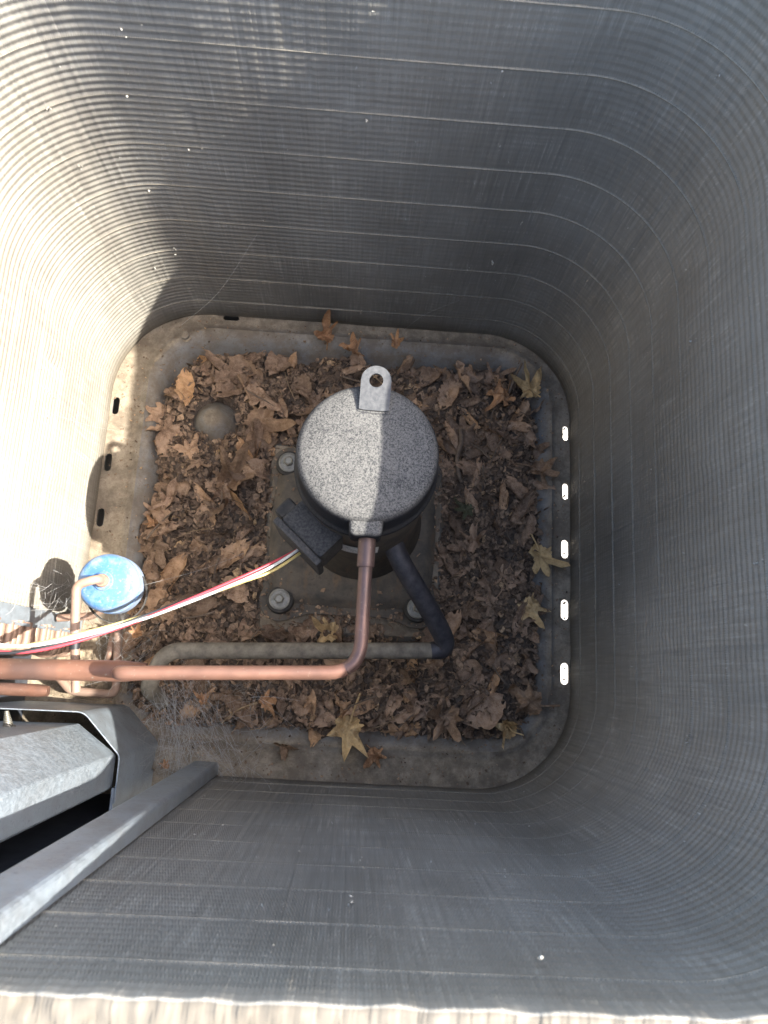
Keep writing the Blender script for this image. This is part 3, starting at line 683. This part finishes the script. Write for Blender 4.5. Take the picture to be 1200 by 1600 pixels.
wire('white_wire', 0.0030, MAT['white'], 'white wire running in the bundle past the blue canister', 0.9, 0.0035)
wire('yellow_wire', 0.0038, MAT['yellow'], 'pale yellow wire sagging along the lower side of the wire bundle', 2.14)
wire('black_wire', 0.0026, MAT['black'], 'black wire tucked between the red and white wires', 4.0, -0.002)

# ------------------------------------------------------------------ leaf litter
def litter_depth(x, y):
    """height of the leaf mould surface, or None where the pan or plate is bare"""
    h, d, e_ = pan_h(x, y)
    edge = e_ - 0.013 - 0.019 * noise.noise((x * 14, y * 14, 3.0)) - (0.012 if y > 0.38 else 0.0)
    if y < 0.0: edge += 0.010
    if x > 0.2: edge += 0.008
    if edge <= 0: return None
    t = min(edge / 0.03, 1)
    if math.hypot(x + 0.212, y - 0.338) < 0.033 and y - 0.338 > -0.014 + 0.012 * noise.noise((x * 60, 1.0, 1.0)): return None
    z = -0.016 + 0.020 * t + 0.007 * noise.noise((x * 22, y * 22, 0)) + 0.004 * noise.noise((x * 60, y * 60, 5))
    return z
def clear_of_compressor(x, y, m=0.0):
    return not (abs(x + 0.006) < 0.112 + m and abs(y - 0.180) < 0.108 + m)
def build_soil():
    step = 0.005; v, f, idx = [], [], {}
    xs = [XL + 0.05 + step * i for i in range(int(0.58 / step))]; ys = [YF + 0.04 + step * i for i in range(int(0.58 / step))]
    for j, y in enumerate(ys):
        for i, x in enumerate(xs):
            z = litter_depth(x, y)
            if z is None:
                h, d, e_ = pan_h(x, y); z = h - 0.004
            idx[i, j] = len(v); v.append((x, y, z + 0.003 * noise.noise((x * 160, y * 160, 2))))
    for j in range(len(ys) - 1):
        for i in range(len(xs) - 1): f.append((idx[i, j], idx[i + 1, j], idx[i + 1, j + 1], idx[i, j + 1]))
    o = link('leaf_mould', pydata('leaf_mould', v, f, 180), MAT['soil'])
    tag(o, 'dark crumbly leaf mould filling the hollow of the base pan', 'leaf mould', kind='stuff')
build_soil()
rnd = random.Random(21)
def frag_mesh():
    v, f, tint = [], [], []
    def add(x, y, z, s, ti, asp, tilt):
        a = rnd.random() * 6.28; m = Matrix.Rotation(a, 3, 'Z') @ Matrix.Rotation(rnd.gauss(0, tilt), 3, 'X') @ Matrix.Rotation(rnd.gauss(0, tilt), 3, 'Y')
        b = len(v); cu = rnd.uniform(-0.5, 0.9); n = 6; 
        rim = []
        for k in range(n):
            t = 2 * math.pi * k / n + rnd.uniform(-0.3, 0.3); r = s * rnd.uniform(0.6, 1.1); px, py = r * math.cos(t), r * asp * math.sin(t)
            rim.append(m @ Vector((px, py, cu * px * px / s + rnd.uniform(-0.12, 0.12) * s)) + Vector((x, y, z)))
        v.append(Vector((x, y, z)) + m @ Vector((0, 0, rnd.uniform(-0.1, 0.1) * s))); v.extend(rim)
        for k in range(n): f.append((b, b + 1 + k, b + 1 + (k + 1) % n)); tint.append(ti)
    n = 0
    while n < 12500:
        x = rnd.uniform(XL + 0.05, XR - 0.04); y = rnd.uniform(YF + 0.035, YB - 0.05); z = litter_depth(x, y)
        if z is None or not clear_of_compressor(x, y, -0.006): continue
        s = rnd.uniform(0.002, 0.0085) * (1 if rnd.random() < 0.8 else 1.3); n += 1
        add(x, y, z + rnd.uniform(0.0, 0.006), s, min(1, max(0, rnd.gauss(0.42, 0.24))), rnd.uniform(0.18, 0.9), 0.6)
    for k in range(1100):   # dirt and crumbs drifted on to the base plate
        x = rnd.uniform(-0.125, 0.115); y = rnd.uniform(0.062, 0.302)
        ex = 0.118 - abs(x + 0.006); ey = 0.116 - abs(y - 0.181)
        if min(ex, ey) > 0.045 * rnd.random() ** 1.5 + 0.004 or min(ex, ey) < 0: continue
        zz = 0.0435 if (ex > 0.026 and ey > 0.034) else (0.034 if (ex > 0.014 and ey > 0.022) else 0.0265)
        add(x, y, zz, rnd.uniform(0.0012, 0.0055), min(1, max(0, rnd.gauss(0.45, 0.22))), rnd.uniform(0.25, 0.8), 0.3)
    for y, q in ((0.3617, 0.003), (0.2610, 0.0035), (0.1780, 0.0028), (0.1080, 0.0042), (0.0050, 0.0036), (0.0200, 0.0022)):   # bits caught in the drain slots
        add(0.2915, y, 0.0012, q, 0.4, 0.5, 0.2)
    n = 0
    while n < 1500:   # crumbs strewn over the ledge and the plate
        x = rnd.uniform(XL - 0.04, XR - 0.003); y = rnd.uniform(YF + 0.003, YB - 0.004); h, d, e_ = pan_h(x, y)
        if d < 0.003 and not (x < XL and y < 0.04): continue
        if d > 0.075 and clear_of_compressor(x, y, 0.01): continue
        zz = h if clear_of_compressor(x, y, 0.02) else 0.026
        if zz > 0.02 and math.hypot(x - CX, y - CY) < 0.09: continue
        n += 1; add(x, y, zz + 0.001, rnd.uniform(0.0008, 0.0028), min(1, max(0, rnd.gauss(0.5, 0.25))), rnd.uniform(0.3, 0.8), 0.25)
    me = pydata('leaf_crumbs', v, f); at = me.attributes.new('tint', 'FLOAT', 'FACE')
    at.data.foreach_set('value', tint[:len(me.polygons)]); return me
tag(link('leaf_crumbs', frag_mesh(), MAT['frag']), 'small broken crumbs of dead leaf strewn over the pan', 'leaf crumbs', kind='stuff')

LOBES = [(90, 1.0, 21), (38, 0.88, 19), (142, 0.88, 19), (-12, 0.58, 17), (192, 0.58, 17)]
def leaf_outline(rs, sharp=1.0, torn=0.0):
    pts = []
    N = 52
    lob = [(R_(a + rs.uniform(-10, 10)), L * rs.uniform(0.68, 1.12), R_(w * rs.uniform(0.9, 1.35))) for a, L, w in LOBES]; pn = rs.random() * 30
    for k in range(N):
        t = -math.pi / 2 + 2 * math.pi * k / N; r = 0.36
        for a, L, w in lob:
            d = abs((t - a + math.pi) % (2 * math.pi) - math.pi)
            r = max(r, L * max(0, 1 - (d / (w * 1.55)) ** 1.05), L * 0.62 * math.exp(-(d / (w * 1.1)) ** 2))
        ser = 0.05 * (1 if k % 3 == 0 else -0.4); r *= 1 + ser + rs.uniform(-0.06, 0.06) + 0.28 * noise.noise((math.cos(t) * 2.2 + pn, math.sin(t) * 2.2, pn))
        if torn and noise.noise((math.cos(t) * 1.5, math.sin(t) * 1.5, rs.random() * 0.1 + torn)) > 0.25: r *= 0.55
        pts.append((t, r))
    return pts, lob
def maple(seed, curl=0.3, crumple=0.14, fold=0.0, torn=0.0, stem=0.8, mat=None):
    """unit maple leaf, blade lobes about one unit long, with a stalk and raised veins"""
    rs = random.Random(seed); pts, lob = leaf_outline(rs, torn=torn); v, f = [], []
    ph = rs.random() * 50; fa = rs.random() * math.pi
    def zf(x, y):
        r = math.hypot(x, y); t = math.atan2(y, x)
        z = curl * r * r * (0.6 + 0.6 * math.cos(2 * (t - fa))) + crumple * (noise.noise((x * 2.2 + ph, y * 2.2, ph)) + 0.5 * noise.noise((x * 5 + ph, y * 5, 1)))
        if fold: d = x * math.cos(fa) + y * math.sin(fa); z += fold * abs(d)
        for a, L, w in lob:
            dd = abs((t - a + math.pi) % (2 * math.pi) - math.pi); z += 0.05 * math.exp(-(dd * max(r, 0.15) / 0.06) ** 2) * min(1, r * 3)
        return z
    rings = (0.2, 0.42, 0.62, 0.82, 1.0); v.append((0, 0, zf(0, 0.001))); n = len(pts)
    for s in rings:
        for t, r in pts:
            q = r * s if s > 0.5 else (r * s * 0.6 + 0.4 * s * 0.6)
            x, y = q * math.cos(t), q * math.sin(t); k = 1 - 0.18 * abs(fold); v.append((x * k, y, zf(x, y)))
    for k in range(n): f.append((0, 1 + k, 1 + (k + 1) % n))
    for j in range(len(rings) - 1):
        for k in range(n):
            a = 1 + j * n + k; b = 1 + j * n + (k + 1) % n; f.append((a, a + n, b + n, b))
    if stem:
        b = rs.uniform(-0.4, 0.4); path = spline([(0, 0.02, zf(0, 0) + 0.01), (b * 0.2, -stem * 0.4, 0.06), (b, -stem, 0.12)], 5)
        tube_vf(path, lambda t: 0.022 + 0.012 * t, 5, True, v, f)
    me = pydata('leaf', v, f, 180)
    if mat is not None: me.materials.append(mat)
    return me
def scrap(seed, mat):
    """unit torn, rolled or crumpled leaf piece with a midrib"""
    rs = random.Random(seed); v, f = [], []; nu, nv = 13, 9; ph = rs.random() * 40; kx = rs.uniform(0.8, 3.8) * rs.choice((1, 1, -1)); asp = rs.uniform(0.45, 0.95)
    pw = rs.uniform(1.3, 2.4); cr = rs.uniform(0.14, 0.30); lop = rs.uniform(-0.35, 0.35)
    for i in range(nu):
        for j in range(nv):
            u = i / (nu - 1) * 2 - 1; q = j / (nv - 1) * 2 - 1; env = 1 - 0.82 * abs(u + lop * (1 - u * u)) ** pw
            jag = 1 + 0.55 * noise.noise((u * 4.5 + ph, (1 if q > 0 else -1) * 3.1, 2)) if abs(q) > 0.7 else 1
            w = q * asp * max(env, 0.08) * jag; x = u * (1 + 0.25 * noise.noise((q * 2.3 + ph, u * 0.5, 7))); ang = w * kx
            y = math.sin(ang) / kx; z = (1 - math.cos(ang)) / kx + cr * noise.noise((x * 1.8 + ph, y * 2.6, 1)) + 0.5 * cr * noise.noise((x * 4.5 + ph, y * 5.5, 4)) + rs.uniform(-0.02, 0.02)
            z += 0.06 * math.exp(-(q / 0.16) ** 2); v.append((x, y, z))
    for i in range(nu - 1):
        for j in range(nv - 1):
            if (i in (0, nu - 2) and rs.random() < 0.3) or (j in (0, nv - 2) and rs.random() < 0.22): continue
            a = i * nv + j; f.append((a, a + 1, a + 1 + nv, a + nv))
    me = pydata('leaf', v, f, 60); me.materials.append(mat); return me
NM = [maple(100 + k, rnd.uniform(-0.25, 0.5), 0.30, rnd.choice((0, 0, 0.5, 0.9)), rnd.choice((0, 0.3, 0.6)), rnd.choice((0, 0, 0.9)), MAT['leaf']) for k in range(14)]
NS = [scrap(300 + k, MAT['leaf']) for k in range(26)]
def zone(x, y):
    if y > 0.305: return 'behind', 'dull brown dead leaf heaped behind the compressor', 'leaves heaped behind the compressor'
    if y < 0.055: return 'front', 'dull brown dead leaf heaped in front of the compressor', 'leaves heaped in front of the compressor'
    if x < 0: return 'left', 'dull brown dead leaf heaped left of the compressor', 'leaves heaped left of the compressor'
    return 'right', 'dull brown dead leaf heaped right of the compressor', 'leaves heaped right of the compressor'
MARKS = [('the back left corner of the ledge', -0.27, 0.43), ('the round boss in the pan', -0.212, 0.338), ('the back left mounting bolt', -0.13, 0.30), ('the middle of the left ledge', -0.29, 0.27),
    ('the terminal box', -0.14, 0.16), ('the blue canister', -0.25, 0.12), ('the front left mounting bolt', -0.13, 0.07), ('the middle of the back slope', -0.08, 0.43), ('the lifting tab', 0.01, 0.34),
    ('the back right corner of the ledge', 0.22, 0.41), ('the thick bent twig', 0.14, 0.31), ('the upper slots of the right ledge', 0.24, 0.29), ('the right flank of the compressor', 0.15, 0.19), ('the lower slots of the right ledge', 0.24, 0.1),
    ('the bend of the suction pipe', 0.14, 0.04), ('the front right corner of the ledge', 0.21, -0.05), ('the bend of the thin copper pipe', 0.03, -0.01), ('the middle of the front ledge', 0.06, -0.08),
    ('the straight run of the floor pipe', -0.10, 0.02), ('the cobwebs', -0.17, -0.05)]
def mark(x, y): return min(MARKS, key=lambda m: math.hypot(x - m[1], y - m[2]))[0]
cnt = 0; placed = []
while cnt < 270:
    x = rnd.uniform(XL + 0.06, XR - 0.045); y = rnd.uniform(YF + 0.05, YB - 0.06); z = litter_depth(x, y)
    if z is None or not clear_of_compressor(x, y, 0.004) or math.hypot(x + 0.212, y - 0.342) < 0.034: continue
    if min([math.hypot(x - a, y - b) for a, b in placed] or [1]) < 0.0105: continue
    placed.append((x, y)); cnt += 1
    ism = rnd.random() < 0.34; me = rnd.choice(NM if ism else NS); s = rnd.uniform(0.026, 0.044) if ism else rnd.uniform(0.016, 0.034)
    o = link('dead_leaf', me, None, None, (x, y, z + rnd.uniform(0.001, 0.009))); o.scale = (s, s, s * rnd.uniform(0.6, 1.0))
    o.rotation_euler = (rnd.gauss(0, 0.42), rnd.gauss(0, 0.42), rnd.random() * 6.28)
    _, lab, grp = zone(x, y); tag(o, ('lobed' if ism else 'torn curled') + ' dull brown leaf in the litter nearest ' + mark(x, y), 'leaf', grp)

# leaves one can point at: x, y, height, size, heading, tilt, material, curl, crumple, fold, label
H = [
 (0.2560, 0.1720, 0.010, 0.034, 200, (0.10, -0.05), 'leaftan', 0.15, 0.10, 0.0, 0.9, 'flat yellow tan maple leaf on the right ledge beside a slot'),
 (0.2430, 0.0990, 0.012, 0.028, 195, (0.15, 0.10), 'leaftan', 0.35, 0.16, 0.3, 0.5, 'curled tan maple leaf on the right ledge below the flat yellow one'),
 (0.2400, 0.4150, 0.013, 0.030, 20, (0.10, 0.0), 'leaftan', 0.25, 0.22, 0.0, 0.4, 'crinkled golden maple leaf in the back right corner of the ledge'),
 (0.1960, 0.3930, 0.015, 0.031, 140, (0.25, 0.2), 'leaforange', 0.45, 0.26, 0.5, 0.9, 'folded orange brown leaf near the back right corner, with a thick stalk'),
 (0.0040, -0.0720, 0.014, 0.036, 170, (0.20, 0.05), 'leaftan', 0.30, 0.20, 0.5, 1.0, 'ochre maple leaf on its own near the front edge of the litter'),
 (-0.1450, 0.3360, 0.016, 0.046, 205, (0.05, 0.05), 'leafbrown', 0.12, 0.10, 0.0, 1.3, 'large flat brown maple leaf lying left behind the compressor'),
 (-0.1820, 0.2500, 0.014, 0.040, 330, (0.10, 0.15), 'leafbrown', 0.25, 0.14, 0.9, 0.0, 'large brown leaf folded to a point, left of the compressor'),
 (-0.0290, 0.0500, 0.012, 0.027, 80, (0.2, 0.1), 'leaftan', 0.40, 0.30, 0.4, 0.0, 'golden crumpled leaf between the base plate and the floor pipe'),
 (-0.0630, 0.4760, 0.012, 0.024, 30, (0.4, 0.2), 'leaforange', 0.5, 0.2, 0.7, 0.6, 'brown curled leaf propped against the back ledge'),
 (0.0390, 0.4740, 0.010, 0.017, 350, (0.35, 0.0), 'leaforange', 0.4, 0.15, 0.8, 0.0, 'small pointed orange leaf alone on the back slope'),
 (-0.0220, 0.4560, 0.012, 0.020, 75, (0.2, 0.3), 'leaforange', 0.5, 0.2, 0.5, 0.7, 'small curled orange leaf behind the lifting tab'),
 (0.2540, 0.2960, 0.010, 0.027, 250, (0.10, -0.1), 'leafbrown', 0.25, 0.18, 0.0, 1.0, 'brown leaf stretching its stalk towards the right coil wall'),
 (0.2400, -0.0260, 0.012, 0.036, 60, (0.15, 0.0), 'leafbrown', 0.25, 0.22, 0.3, 0.8, 'big grey brown maple leaf in the front right corner'),
 (0.2140, -0.0600, 0.013, 0.026, 30, (0.2, -0.2), 'leaftan', 0.5, 0.25, 0.9, 0.5, 'pale folded leaf at the front right edge of the litter'),
 (0.0400, -0.1030, 0.008, 0.020, 200, (0.1, 0.1), 'leaforange', 0.35, 0.2, 0.4, 0.6, 'small reddish leaf lying out on the front ledge'),
 (0.1320, -0.0500, 0.013, 0.036, 150, (0.1, 0.1), 'leafbrown', 0.3, 0.2, 0.5, 0.0, 'brown maple leaf between suction bend and front ledge'),
 (0.1500, 0.2290, 0.014, 0.019, 110, (0.1, 0.1), 'leafgreen', 0.2, 0.15, 0.5, 0.0, 'faded olive green leaf close to the right flank of the compressor'),
 (-0.0760, -0.1000, 0.012, 0.019, 20, (0.6, 0.2), 'leafbrown', 0.4, 0.2, 0.8, 0.5, 'small brown leaf standing at the front edge beside the cobwebs'),
 (-0.1040, -0.0420, 0.022, 0.019, 300, (0.3, 0.2), 'leaforange', 0.5, 0.2, 0.7, 0.3, 'brown leaf caught in the cobwebs under the copper pipe'),
 (-0.2780, 0.1830, 0.010, 0.014, 100, (0.2, 0.2), 'leaforange', 0.5, 0.2, 0.6, 2.6, 'small orange leaf with a long bowed stalk at the left edge of the litter'),
 (-0.2700, 0.0330, 0.060, 0.014, 40, (0.5, 0.4), 'leaforange', 0.4, 0.3, 0.8, 0.0, 'orange leaf scrap caught just under the wires near the canister'),
 (-0.1760, -0.0440, 0.060, 0.015, 170, (1.0, 0.2), 'leaforange', 0.4, 0.2, 0.8, 0.0, 'pale orange leaf hanging in the cobweb below the pipe elbow'),
 (-0.2180, -0.1230, 0.050, 0.009, 15, (0.3, 0.2), 'leaforange', 0.3, 0.3, 0.2, 0.0, 'tiny orange leaf flake hanging beside the bent metal deflector'),
]
for i, (x, y, z, s, hd, tl_, mk, cu, cr, fo, stm, lab) in enumerate(H):
    me = maple(700 + i, cu * 1.5, cr * 2.0, max(fo, 0.25), 0.0, stm, MAT[mk]); o = link('maple_leaf', me, None, None, (x, y, z)); s *= 1.3; o.scale = (s, s, s); o.rotation_euler = (tl_[0], tl_[1], R_(hd)); tag(o, lab, 'leaf')

# twigs
TW = {'behind': 'dark twig lying in the leaves behind the compressor', 'front': 'dark twig lying in the leaves in front of the compressor', 'left': 'dark twig lying in the leaves left of the compressor', 'right': 'dark twig lying in the leaves right of the compressor'}
cnt = 0
while cnt < 46:
    x = rnd.uniform(XL + 0.07, XR - 0.05); y = rnd.uniform(YF + 0.05, YB - 0.07); z = litter_depth(x, y)
    if z is None or not clear_of_compressor(x, y, 0.03): continue
    L = rnd.uniform(0.02, 0.06); a = rnd.random() * 6.28; b = rnd.uniform(-0.3, 0.3); cnt += 1
    pts = spline([(-L / 2 * math.cos(a), -L / 2 * math.sin(a), rnd.uniform(0, 0.006)), (b * L * -math.sin(a) * 0.4, b * L * math.cos(a) * 0.4, 0.004), (L / 2 * math.cos(a), L / 2 * math.sin(a), rnd.uniform(0, 0.008))], 5)
    o = tube('twig', pts, (lambda r0: (lambda t: r0 * (1 - 0.45 * t)))(rnd.choice((0.0006, 0.0008, 0.0011, 0.0017))), rnd.choice((MAT['twig'], MAT['twig'], MAT['straw'])), None, 6)
    o.location = (x, y, z + 0.011); k = zone(x, y)[0]; tag(o, 'thin dark twig in the litter nearest ' + mark(x, y), 'twig', 'twigs in the leaves ' + {'behind': 'behind', 'front': 'in front of', 'left': 'left of', 'right': 'right of'}[k] + ' the compressor')
bigt = spline([(0.138, 0.345, 0.016), (0.139, 0.325, 0.02), (0.134, 0.305, 0.02), (0.136, 0.280, 0.019), (0.142, 0.268, 0.016)], 6)
tag(tube('thick_twig', bigt, lambda t: 0.0038 - 0.0012 * t, MAT['twig'], None, 10), 'thick bent twig standing proud of the litter right of the compressor', 'twig')
st1 = spline([(0.206, 0.405, 0.018), (0.212, 0.425, 0.026), (0.222, 0.447, 0.03)], 5)
tag(tube('thick_stalk', st1, lambda t: 0.0022 - 0.0008 * t, MAT['twig'], None, 8), 'brown stalk pointing to the back right corner of the ledge', 'twig')

# dirt heap on the ledge below the canister
def dirt():
    v, f = [], []; nx, ny = 44, 40
    for j in range(ny + 1):
        for i in range(nx + 1):
            u, w = i / nx, j / ny; x = -0.405 + 0.115 * u; y = -0.056 + 0.105 * w
            e = min(u, 1 - u, w, 1 - w) * 5; e = min(1, e); z = -0.002 + e * (0.010 + 0.010 * noise.noise((x * 30, y * 30, 2)) + 0.006 * noise.noise((x * 110, y * 110, 3)) + 0.003 * noise.noise((x * 300, y * 300, 4)))
            v.append((x, y, z))
    for j in range(ny):
        for i in range(nx): a = j * (nx + 1) + i; f.append((a, a + 1, a + nx + 2, a + nx + 1))
    return pydata('dirt_heap', v, f, 180)
MAT['dirt'] = mat_simple('pale_dry_dirt', (0.16, 0.12, 0.075), (0.30, 0.235, 0.155), 220, 0.95, 0.0, 0.8, 0.003)
tag(link('dirt_heap', dirt(), MAT['dirt']), 'pale crumbly dirt heaped on the ledge under the wires', 'dirt')

# lint and seed fluff snagged on the fins
def lint():
    v, f = [], []; r = random.Random(9)
    def blob(c, n, sz):
        b = len(v); t = Vector((-n.y, n.x, 0)); up = Vector((0, 0, 1))
        for d, k in ((t, sz), (-t, sz), (up, sz * r.uniform(0.6, 2.2)), (-up, sz * r.uniform(0.6, 1.6)), (n, sz * 0.7), (-n, sz * 0.4)):
            v.append(c + d * k * r.uniform(0.6, 1.2) + Vector((r.gauss(0, sz * .2), r.gauss(0, sz * .2), r.gauss(0, sz * .2))))
        for q in ((0, 2, 4), (2, 1, 4), (1, 3, 4), (3, 0, 4), (2, 0, 5), (1, 2, 5), (3, 1, 5), (0, 3, 5)): f.append(tuple(b + i for i in q))
    for k in range(170):
        p, n, s_ = CP[r.randrange(len(CP))]; z = r.uniform(0.03, TOP - 0.02); sz = r.choice((0.0005, 0.0006, 0.0008, 0.0011, 0.0016)); n3 = Vector((n.x, n.y, 0))
        for j in range(r.choice((1, 1, 2, 4))): blob(Vector((p.x, p.y, z)) + n3 * 0.0016 + Vector((r.gauss(0, 0.0015), r.gauss(0, 0.0015), r.gauss(0, 0.003))), n3, sz)
    return pydata('lint', v, f, 180)
tag(link('lint', lint(), MAT['lint'] if 'lint' in MAT else MAT.setdefault('lint', mat_simple('grey_lint', (0.30, 0.28, 0.23), (0.50, 0.47, 0.40), 300, 0.95))), 'scattered specks of pale lint snagged on the coil fins', 'lint', kind='stuff')

# ------------------------------------------------------------------ cobwebs
def web():
    v, f = [], []; r = random.Random(5)
    def thread(a, b, sag, rad):
        a, b = Vector(a), Vector(b); m = (a + b) / 2 + Vector((r.gauss(0, 0.004), r.gauss(0, 0.004), -sag)); tube_vf(spline([a, m, b], 4), rad, 3, False, v, f)
    def pt():
        # wedge of air between the copper pipe, the deflector, the end post and the litter
        t = r.random(); x = -0.25 + 0.15 * (r.random() ** 1.5); y = -0.145 + 0.13 * r.random(); return Vector((x, y, 0.008 + 0.085 * r.random() ** 1.6))
    for k in range(430):
        a = pt(); b = a + Vector((r.gauss(0, 0.022), r.gauss(0, 0.022), r.gauss(0, 0.018))); b.z = max(0.006, b.z); thread(a, b, r.uniform(0, 0.004), r.choice((0.00007, 0.00009, 0.00013)))
    for k in range(70):
        a = Vector((r.uniform(-0.245, -0.16), r.uniform(-0.05, -0.01), r.uniform(0.05, 0.1))); b = Vector((r.uniform(-0.235, -0.12), r.uniform(-0.15, -0.10), r.uniform(0.008, 0.06))); thread(a, b, 0.003, 0.00013)
    for k in range(90):   # round the stubs and the canister foot
        a = Vector((r.uniform(-0.31, -0.26), r.uniform(-0.03, 0.045), r.uniform(0.02, 0.09))); b = a + Vector((r.gauss(0, 0.02), r.gauss(0, 0.02), r.gauss(0, 0.015))); thread(a, b, 0.002, 0.00011)
    for k in range(60):
        a = Vector((r.uniform(-0.35, -0.28), r.uniform(0.045, 0.09), r.uniform(0.1, 0.26))); b = a + Vector((r.gauss(0, 0.018), r.gauss(0, 0.014), r.gauss(0, 0.02))); thread(a, b, 0.002, 0.00011)
    thread((-0.262, 0.46, 0.05), (-0.14, 0.502, 0.22), 0.004, 0.00018); thread((-0.235, 0.078, 0.2), (-0.14, 0.15, 0.04), 0.006, 0.00014)
    thread((0.05, 0.495, 0.01), (0.12, 0.501, 0.1), 0.002, 0.00012); thread((-0.345, 0.31, 0.02), (-0.361, 0.27, 0.2), 0.003, 0.00012)
    # short curled bits of bark and husk caught in it
    return pydata('cobweb', v, f)
tag(link('cobweb', web(), MAT['web']), 'tangle of dusty cobweb beneath the copper pipe elbow', 'cobweb', kind='stuff')
